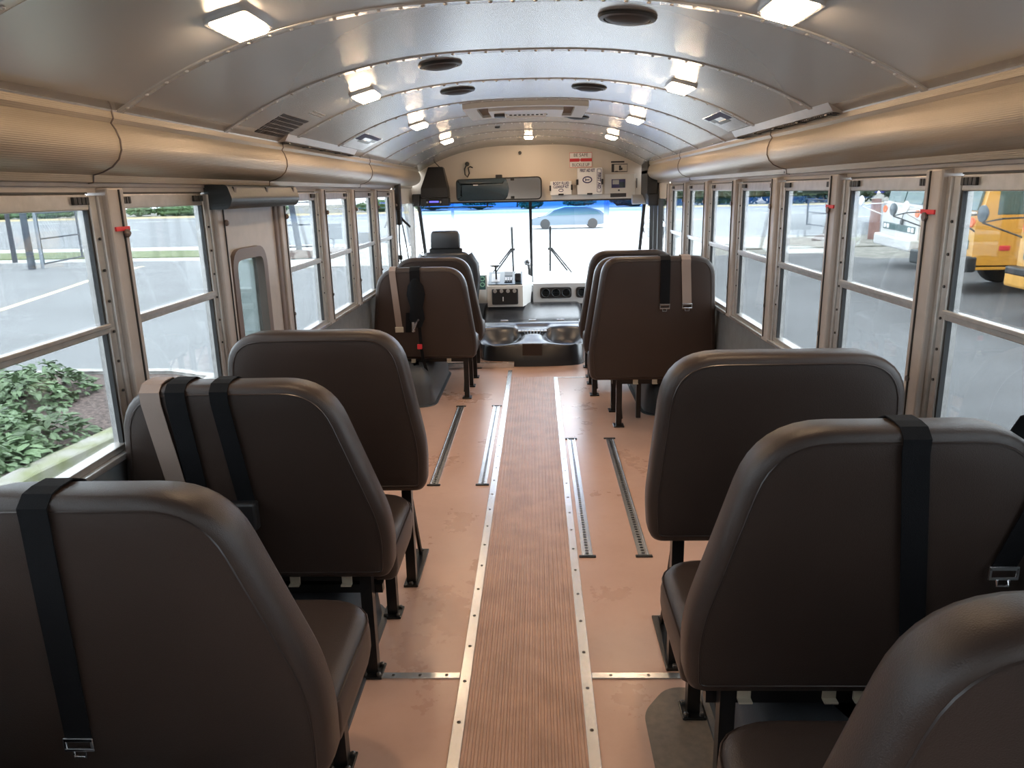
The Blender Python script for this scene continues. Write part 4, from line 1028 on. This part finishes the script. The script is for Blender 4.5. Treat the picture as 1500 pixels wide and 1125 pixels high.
spots = [(-4.98, 6.3), (-5.0, 7.0), (-5.0, 5.4)]
for y in (3.4, 4.2, 5.0, 5.75, 6.45, 7.1): 
    for x in (-5.35, -6.15, -6.95, -7.8): spots.append((x+rnd.uniform(-.12, .12)+(.15 if y > 6.8 else 0)*-1, y+rnd.uniform(-.12, .12)))
for y in (8.35, 9.05):
    for x in (-6.25, -6.9, -7.5, -7.9, -8.7): spots.append((x+rnd.uniform(-.12, .12), y+rnd.uniform(-.1, .1)))
lab0 = 'leafy green groundcover clump growing in the mulch bed'
for k in range(4):
    o = leaf_mesh('groundcover_plant', 420, .58, .38, .125, 100+k); protos.append(o)
for i, (x, y) in enumerate(spots):
    if i < 4: o = protos[i]
    else: o = protos[i % 4].copy(); COL.objects.link(o)
    o.location = (x, y, GZ+.05); o.rotation_euler.z = rnd.uniform(0, 6.28); o.scale = (1, 1, rnd.uniform(.85, 1.15)); tag(o, lab0, 'plant', 'groundcover plants in the bed')
# hedge bushes beyond the street, and dark trees beyond the lot
def blob(name, rx, ry, rz, seed, n, ls, material):
    rnd2 = random.Random(seed); mb = MB()
    r = bmesh.ops.create_icosphere(mb.bm, subdivisions=3, radius=1)
    for v in r['verts']:
        k = 1+.16*math.sin(v.co.x*5+seed)*math.cos(v.co.y*4+seed*2)+.10*math.sin(v.co.z*9+seed); v.co = Vector((v.co.x*rx*k*.9, v.co.y*ry*k*.9, v.co.z*rz*k*.9))
    for k in range(n):
        a = rnd2.uniform(0, 2*PI); u = rnd2.uniform(-.7, 1); q = math.sqrt(1-u*u); nrm = Vector((q*math.cos(a), q*math.sin(a), u)); c = Vector((nrm.x*rx, nrm.y*ry, nrm.z*rz))*rnd2.uniform(.85, 1.08)
        d = Vector((rnd2.uniform(-1, 1), rnd2.uniform(-1, 1), rnd2.uniform(-1, 1))).normalized(); e = d.orthogonal().normalized()
        mb.bm.faces.new([mb.bm.verts.new(c+d*ls), mb.bm.verts.new(c+e*ls*.5), mb.bm.verts.new(c-d*ls), mb.bm.verts.new(c-e*ls*.5)])
    return mb.build(name, material, fixn=False, smooth=False)
bp_ = blob('hedge_bush', 3.2, 1.6, .8, 5, 500, .22, 'leaf_far')
rnd = random.Random(4)
bq_ = None
bx_ = []
x = -78
while x < 62:
    if not (-33 < x < -29): bx_.append(x)
    x += rnd.uniform(6.6, 7.6)
for i, x in enumerate(bx_):
    big = x > 12
    if big and bq_ is None: bq_ = blob('hedge_bush', 3.8, 2.2, 1.9, 9, 700, .28, 'leaf_dark'); o = bq_
    elif i == 0: o = bp_
    else: o = (bq_ if big else bp_).copy(); COL.objects.link(o)
    o.location = (x, 108-x*.028+rnd.uniform(-1, 1), GZ+(1.7 if big else .80)); o.rotation_euler.z = rnd.uniform(0, 6); k = rnd.uniform(.8, 1.3); o.scale = (k, k, rnd.uniform(.7, 1.35))
    if big: tag(o, 'tall dark green bush in the row across the street on the right', 'bush', 'tall dark bushes across the street')
    else: tag(o, 'low rounded green bush in the row across the street', 'bush', 'low bushes across the street')
def tree(x, y, h, cr, seed, label, material='leaf_dark', group=None):
    t = thing('tree', label, 'tree', (x, y, GZ), group)
    MB().tube([(x, y, GZ), (x+.08, y, GZ+h*.25), (x-.05, y, GZ+h*.5)], .16*h/6, 8, r1=.08*h/6).build('trunk', 'bark', t, smooth=True)
    c = blob('crown', cr, cr, h*.36, seed, 900, .22, material); c.location = (x, y, GZ+h*.64); c.parent = t; c.matrix_parent_inverse = Matrix.Translation((-x, -y, -GZ))
for k, (x, y, h, cr) in enumerate([(19, 50, 5.5, 3.0), (25.6, 49, 6.5, 3.3), (33.2, 50, 7, 3.9), (41.6, 49, 7, 4), (50.6, 48, 8, 4.4), (60, 48, 8, 4.4), (70.5, 48, 9, 5), (28, 38, 5, 2.6), (36, 39, 6, 3.2)]):
    tree(x, y, h, cr, k+1, 'dark green tree in the row behind the parked buses', group='dark trees behind the parked buses')
for k, (x, y, h, cr) in enumerate([(-14, 121, 6.0, 5), (-3, 122, 5.5, 4), (30, 118, 6.5, 4.8), (41, 120, 7, 5)]):
    tree(x, y, h, cr, k+31, 'tree standing in the pale lot far beyond the street', 'leaf_far', 'far trees beyond the street')
# sapling
t = thing('sapling', 'thin bare leaning sapling in the gravel strip on the right', 'tree', (13.1, 35.5, GZ))
mb = MB(); mb.tube([(13.1, 35.5, GZ), (13.25, 35.5, .2), (13.35, 35.5, 1.2), (13.6, 35.5, 2.4)], .07, 7, r1=.025)
for a, b_ in (((13.25, 35.5, .3), (12.9, 35.4, 1.0)), ((13.3, 35.5, .7), (13.8, 35.6, 1.4)), ((13.35, 35.5, 1.1), (13.0, 35.5, 1.8))): mb.tube([a, b_], .025, 5, r1=.01)
mb.build('stem', 'bark', t)
blob_ = blob('leaves', .8, .8, .6, 77, 260, .10, 'leaf_dark'); blob_.location = (13.5, 35.5, 2.0); blob_.parent = t; blob_.matrix_parent_inverse = Matrix.Translation((-13.1, -35.5, -GZ))
t = tag(MB().lathe([(.9, 0), (.75, .14), (.4, .24), (.05, .28)], (13.2, 34.6, GZ+.05), n=14).build('mulch_mound', 'mulch', smooth=True), 'low mulch mound under the leaning sapling', 'mulch mound')
for nm, x, y in (('low mulch mound at the foot of the dark pole left', -9.7, 30.7), ('low mulch mound below the grey sign', -8.7, 32.5)):
    tag(MB().lathe([(1.1, 0), (.9, .12), (.45, .22), (.05, .26)], (x, y, GZ+.05), n=14).build('mulch_mound', 'mulch', smooth=True), nm, 'mulch mound')
# chain-link gates
def gate(name, label, A, B, z0, z1, nv=3, posts=()):
    A = Vector(A); B = Vector(B)
    t = thing(name, label, 'gate', (A.x, A.y, GZ))
    mb = MB()
    for u in [k/(nv-1) for k in range(nv)]: p = A.lerp(B, u); mb.tube([(p.x, p.y, z0), (p.x, p.y, z1)], .05 if u in (0, 1) else .045, 7)
    for z in (z0+.05, (z0+z1)/2, z1-.03): mb.tube([(A.x, A.y, z), (B.x, B.y, z)], .03, 7)
    mb.build('gate_frame', 'pole', t)
    mb = MB(); Lh = (B-A).length; n = int(Lh/.22)
    d = (B-A)/Lh; H = z1-z0
    for k in range(-int(H/.22), n+1):
        for sg in (1, -1):
            a0 = k*.22; pa = []
            for q in (0, H):
                pa.append((a0+(q if sg > 0 else H-q), q))
            (s0, q0), (s1, q1) = pa
            if s1 < s0: (s0, q0), (s1, q1) = (s1, q1), (s0, q0)
            def cl(s_): return q0+(q1-q0)*(s_-s0)/(s1-s0)
            u0, u1 = max(s0, 0), min(s1, Lh)
            if u1 > u0: mb.tube([(A.x+d.x*u0, A.y+d.y*u0, z0+cl(u0)), (A.x+d.x*u1, A.y+d.y*u1, z0+cl(u1))], .003, 3)
    mb.build('chain_link', 'steelpole', t)['kind'] = 'stuff'
    return t
gate('chain_link_gate', 'open dark chain-link gate leaf seen through the near left windows', (-18.4, 27.9), (-19.6, 34.9), GZ+.12, 1.1)
gate('chain_link_gate', 'square dark gate frame seen through the right windows before the street', (14.4, 41.5), (14.2, 36.6), GZ+.35, .75, 2)
gate('chain_link_gate', 'dark rail fence panel by the leaning pole, front left windows', (-10.7, 31.7), (-8.9, 32.4), GZ+.3, 1.25, 2)
def pole(name, x, y, z1, r, material, label, lean=0.0):
    return tag(MB().tube([(x, y, GZ), (x+lean, y, z1)], r, 12, r1=r*.85).build(name, material), label, 'pole')
pole('gate_post', -18.66, 27.6, 1.25, .13, 'pole', 'thick dark gate post with the gate leaf hung on it')
pole('gate_post', -18.35, 27.75, 1.2, .06, 'steelpole', 'slim bright steel post right beside the thick gate post')
pole('fence_post', -21.5, 30.8, 1.25, .10, 'pole', 'dark fence post left of the thick gate post')
tag(MB().tube([(-18.66, 27.6, 1.2), (-21.5, 30.8, 1.2)], .05, 8).build('fence_rail', 'pole'), 'dark top rail between the two dark posts on the left', 'rail')
pole('bollard', -21.3, 28.9, .55, .26, 'brickpost', 'thick red-brown post at the left edge of the view')
pole('utility_pole', -9.7, 31.15, 1.9, .13, 'pole', 'dark utility pole seen through the window ahead of the side door', -.25)
pole('utility_pole', 8.75, 28.8, 2.2, .16, 'pole', 'dark leaning utility pole seen through the right windows', .45)
pole('brick_pillar', 15.1, 34.9, .80, .24, 'brickpost', 'red-brown pillar left of the white parked bus')
pole('light_pole', -5.4, 50, 4, .10, 'steelpole', 'thin pole across the street behind the left windshield')
pole('light_pole', 4.0, 44, 4, .16, 'steelpole', 'pale pole across the street behind the right windshield')
# sign
t = thing('roadside_sign', 'blank grey board sign on a thin post, front left windows', 'sign', (-8.55, 32.2, GZ))
MB().tube([(-8.55, 32.2, GZ), (-8.55, 32.2, .15)], .05, 8).build('sign_post', 'steelpole', t); MB().box(-9.05, -8.15, 32.10, 32.16, -.32, .32, .01).build('sign_board', 'signgrey', t)
# passing car ahead
def car(x, y, label, L_=4.9):
    t = thing('passing_car', label, 'car', (x, y, GZ)); z = GZ+.02
    body = [(-.5, .28), (-.50, .62), (-.42, .74), (-.30, .80), (-.19, 1.18), (-.05, 1.36), (.22, 1.36), (.40, 1.12), (.47, .86), (.5, .70), (.5, .30), (.40, .22), (-.42, .22)]
    pr_ = [(x+p*L_, z+q) for p, q in body]
    mb = MB(); mb.loft([[(p[0], y-.88+.0, p[1]) for p in pr_], [(p[0], y+.88, p[1]) for p in pr_]]); bmesh.ops.bevel(mb.bm, geom=mb.bm.edges[:], offset=.04, segments=2, affect='EDGES'); mb.build('car_body', 'silver', t, smooth=True, angle=35)
    gp = [(x+p*L_, z+q) for p, q in [(-.27, .83), (-.17, 1.14), (-.05, 1.28), (.21, 1.28), (.37, 1.08), (.42, .86)]]
    MB().loft([[(p[0], y-.895, p[1]) for p in gp], [(p[0], y+.895, p[1]) for p in gp]]).build('side_windows', 'darkglass', t)
    for sx in (-.31, .31):
        for yy in (y-.90, y+.72): w_ = MB().lathe([(.20, 0), (.31, .01), (.33, .05), (.33, .14), (.31, .18), (.2, .18)], (x+sx*L_, yy, z+.31), 'y', 20).build('wheel', 'tire', t, smooth=True)
    for yy in (y-.7, y+.7): MB().box(x-.495*L_-.03, x-.48*L_, yy-.15, yy+.15, z+.58, z+.70, .02).build('headlight', 'white', t)
car(2.1, 50.5, 'silver car passing on the street ahead of the windshield')

# parked buses
def bus(label, x, y0, wd, z0, tilt, paint, bump, slope_dx=0.0, mir=1, length=10.5):
    """front face looks to -x at x; body from y0 (near side) to y0+wd; z0 = ground below"""
    t = thing('parked_bus', label, 'bus', (x+5, y0+wd/2, z0))
    def part(mb, nm, m_, smooth=False):
        bmesh.ops.transform(mb.bm, matrix=Matrix.Translation((x, y0, z0)) @ Matrix.Rotation(tilt, 4, 'X'), verts=mb.bm.verts[:])
        return mb.build(nm, m_, t, smooth=smooth)
    sidep = rounded([(.0, .55, .02), (length, .55, .05), (length, 3.0, .25), (.35, 3.0, .3), (.12, 1.75, .4), (.0, 1.5, .1)], 5)
    mb = MB(); mb.prism([(p[0], p[1]) for p in sidep], 'y', 0.0, wd); bmesh.ops.bevel(mb.bm, geom=[e for e in mb.bm.edges if abs(e.verts[0].co.y-e.verts[1].co.y) < 1e-5], offset=.10, segments=3, affect='EDGES')
    part(mb, 'bus_body', paint, True)
    # windshield, two panes, leaning back with the face
    for a, b_ in ((.14, wd/2-.03), (wd/2+.03, wd-.14)):
        mb = MB(); mb.loft([[(.115, a, 1.80), (.115, b_, 1.80), (.30, b_, 2.70), (.30, a, 2.70)], [(.16, a, 1.80), (.16, b_, 1.80), (.35, b_, 2.70), (.35, a, 2.70)]])
        for v in mb.bm.verts: v.co.x -= .05
        part(mb, 'windshield', 'darkglass')
    mb = MB(); mb.box(-.03, .02, .05, wd-.05, 1.735, 1.775, .01); part(mb, 'windshield_trim', 'white')
    # lamps and grille
    mb = MB(); mb.box(-.03, .03, .18, wd-.18, .98, 1.18, .02); part(mb, 'grille', 'darkglass')
    for a in (.20, wd-.60): mb = MB(); mb.box(-.045, .0, a, a+.17, 1.01, 1.15, .03); mb.box(-.045, .0, a+.20, a+.37, 1.01, 1.15, .03); part(mb, 'headlight', 'white')
    for a in (.16, wd-.16): mb = MB(); mb.lathe([(.10, -.03), (.11, .0), (.10, .02)], (0, a, 1.55), 'x', 14); part(mb, 'turn_signal', 'orange')
    mb = MB(); mb.box(-.20, .12, -.02, wd+.02, .50, .84, .05); part(mb, 'bumper', bump)
    if bump == 'yellow': mb = MB(); mb.box(-.21, .1, -.0, wd, .72, .86, .03); part(mb, 'bumper_top', 'blackplastic')
    # side windows, marker lamp, door post
    for k in range(8):
        mb = MB(); mb.box(1.15+k*.95, 1.95+k*.95, -.012, .03, 1.75, 2.60, .02); part(mb, 'side_window', 'darkglass')
    mb = MB(); mb.box(.42, 1.0, -.012, .03, 1.70, 2.65, .03); part(mb, 'cab_side_window', 'darkglass')
    mb = MB(); mb.box(.55, .78, -.02, .02, .95, 1.06, .02); part(mb, 'marker_light', 'red' if paint == 'yellow' else 'orange')
    for k in (1.9, 7.3):
        for yy in (-.0, wd-.28): mb = MB(); mb.lathe([(.28, 0), (.46, .01), (.50, .06), (.50, .24), (.46, .28), (.28, .28)], (k, yy-.005, .50), 'y', 22); part(mb, 'wheel', 'tire', True)
    # mirrors on thin arms
    for a, sg in ((.05, -1), (wd-.05, 1)):
        mb = MB(); mb.tube([(.05, a, 1.35), (-.55, a+sg*.35, 1.62), (-.35, a+sg*.1, 1.70), (.1, a, 1.72)], .018, 6); part(mb, 'mirror_arm', 'blackplastic' if paint == 'yellow' else 'white')
        mb = MB(); mb.lathe([(.02, -.04), (.15, -.02), (.16, .01), (.10, .06)], (-.56, a+sg*.35, 1.78), 'x', 18); part(mb, 'mirror_head', 'smoke' if paint == 'yellow' else 'white', True)
    mb = MB(); mb.tube([(-.02, wd*.40, 1.50), (-.06, wd*.40, 1.30)], .012, 5); mb.box(-.08, -.02, wd*.40-.05, wd*.40+.05, 1.18, 1.32, .01); part(mb, 'sensor_arm', 'blackplastic')
    return t
bus('white parked bus facing the lot, behind the red-brown pillar', 10.7, 21.9, 2.35, GZ+.01, math.radians(2.5), 'buswhite', 'buswhite')
bus('yellow school bus parked between the white one and the nearest yellow one', 9.38, 16.7, 2.35, GZ+.01, 0, 'yellow', 'blackmat')
bus('nearest yellow school bus parked at the right edge, yellow bumper', 8.80, 11.85, 2.35, GZ+.01, math.radians(1.0), 'yellow', 'yellow')

# ------------------------------------------------------------------ put the origin of every one-piece thing at its base
bpy.context.view_layer.update()
for o in list(COL.objects):
    if o.type == 'MESH' and o.parent is None and o.location.length < 1e-6 and o.data.users == 1:
        xs_ = [v.co.x for v in o.data.vertices]; ys_ = [v.co.y for v in o.data.vertices]; zs_ = [v.co.z for v in o.data.vertices]
        c = Vector(((min(xs_)+max(xs_))/2, (min(ys_)+max(ys_))/2, min(zs_)))
        o.data.transform(Matrix.Translation(-c)); o.location = c
        for ch in o.children: ch.matrix_parent_inverse = Matrix.Translation(-c)

# ------------------------------------------------------------------ light, camera, view
w = bpy.data.worlds.new('overcast_sky'); S.world = w; w.use_nodes = True
nt = w.node_tree; bg = nt.nodes['Background']
tc = nt.nodes.new('ShaderNodeTexCoord'); sp = nt.nodes.new('ShaderNodeSeparateXYZ'); rp = nt.nodes.new('ShaderNodeValToRGB')
nt.links.new(tc.outputs['Generated'], sp.inputs[0]); nt.links.new(sp.outputs['Z'], rp.inputs['Fac']); nt.links.new(rp.outputs['Color'], bg.inputs['Color'])
rp.color_ramp.elements[0].color = (.80, .90, 1.0, 1); rp.color_ramp.elements[1].color = (.92, .96, 1.0, 1)
bg.inputs['Strength'].default_value = 10.5
cam = bpy.data.cameras.new('camera'); co = bpy.data.objects.new('camera', cam); COL.objects.link(co)
cam.sensor_width = 36; cam.lens = 1106.13/1500*36; cam.clip_start = .02; cam.clip_end = 500
yaw, pitch, roll = .037, .25, -.0224
cy, sy, cp_, sp_ = math.cos(yaw), math.sin(yaw), math.cos(pitch), math.sin(pitch)
F_ = Vector((-sy*cp_, cy*cp_, -sp_)); R_ = Vector((cy, sy, 0)); U_ = R_.cross(F_)
R2 = R_*math.cos(roll)+U_*math.sin(roll); U2 = -R_*math.sin(roll)+U_*math.cos(roll)
mw = Matrix((R2, U2, -F_)).transposed().to_4x4(); mw.translation = Vector((.0537, 0, 1.4768)); co.matrix_world = mw
S.camera = co
S.view_settings.view_transform = 'Standard'; S.view_settings.look = 'None'; S.view_settings.gamma = 1; S.view_settings.use_curve_mapping = False
S.view_settings.exposure = 0.0
S.cycles.max_bounces = 10; S.cycles.diffuse_bounces = 5; S.cycles.glossy_bounces = 5; S.cycles.transparent_max_bounces = 12; S.cycles.sample_clamp_indirect = 4
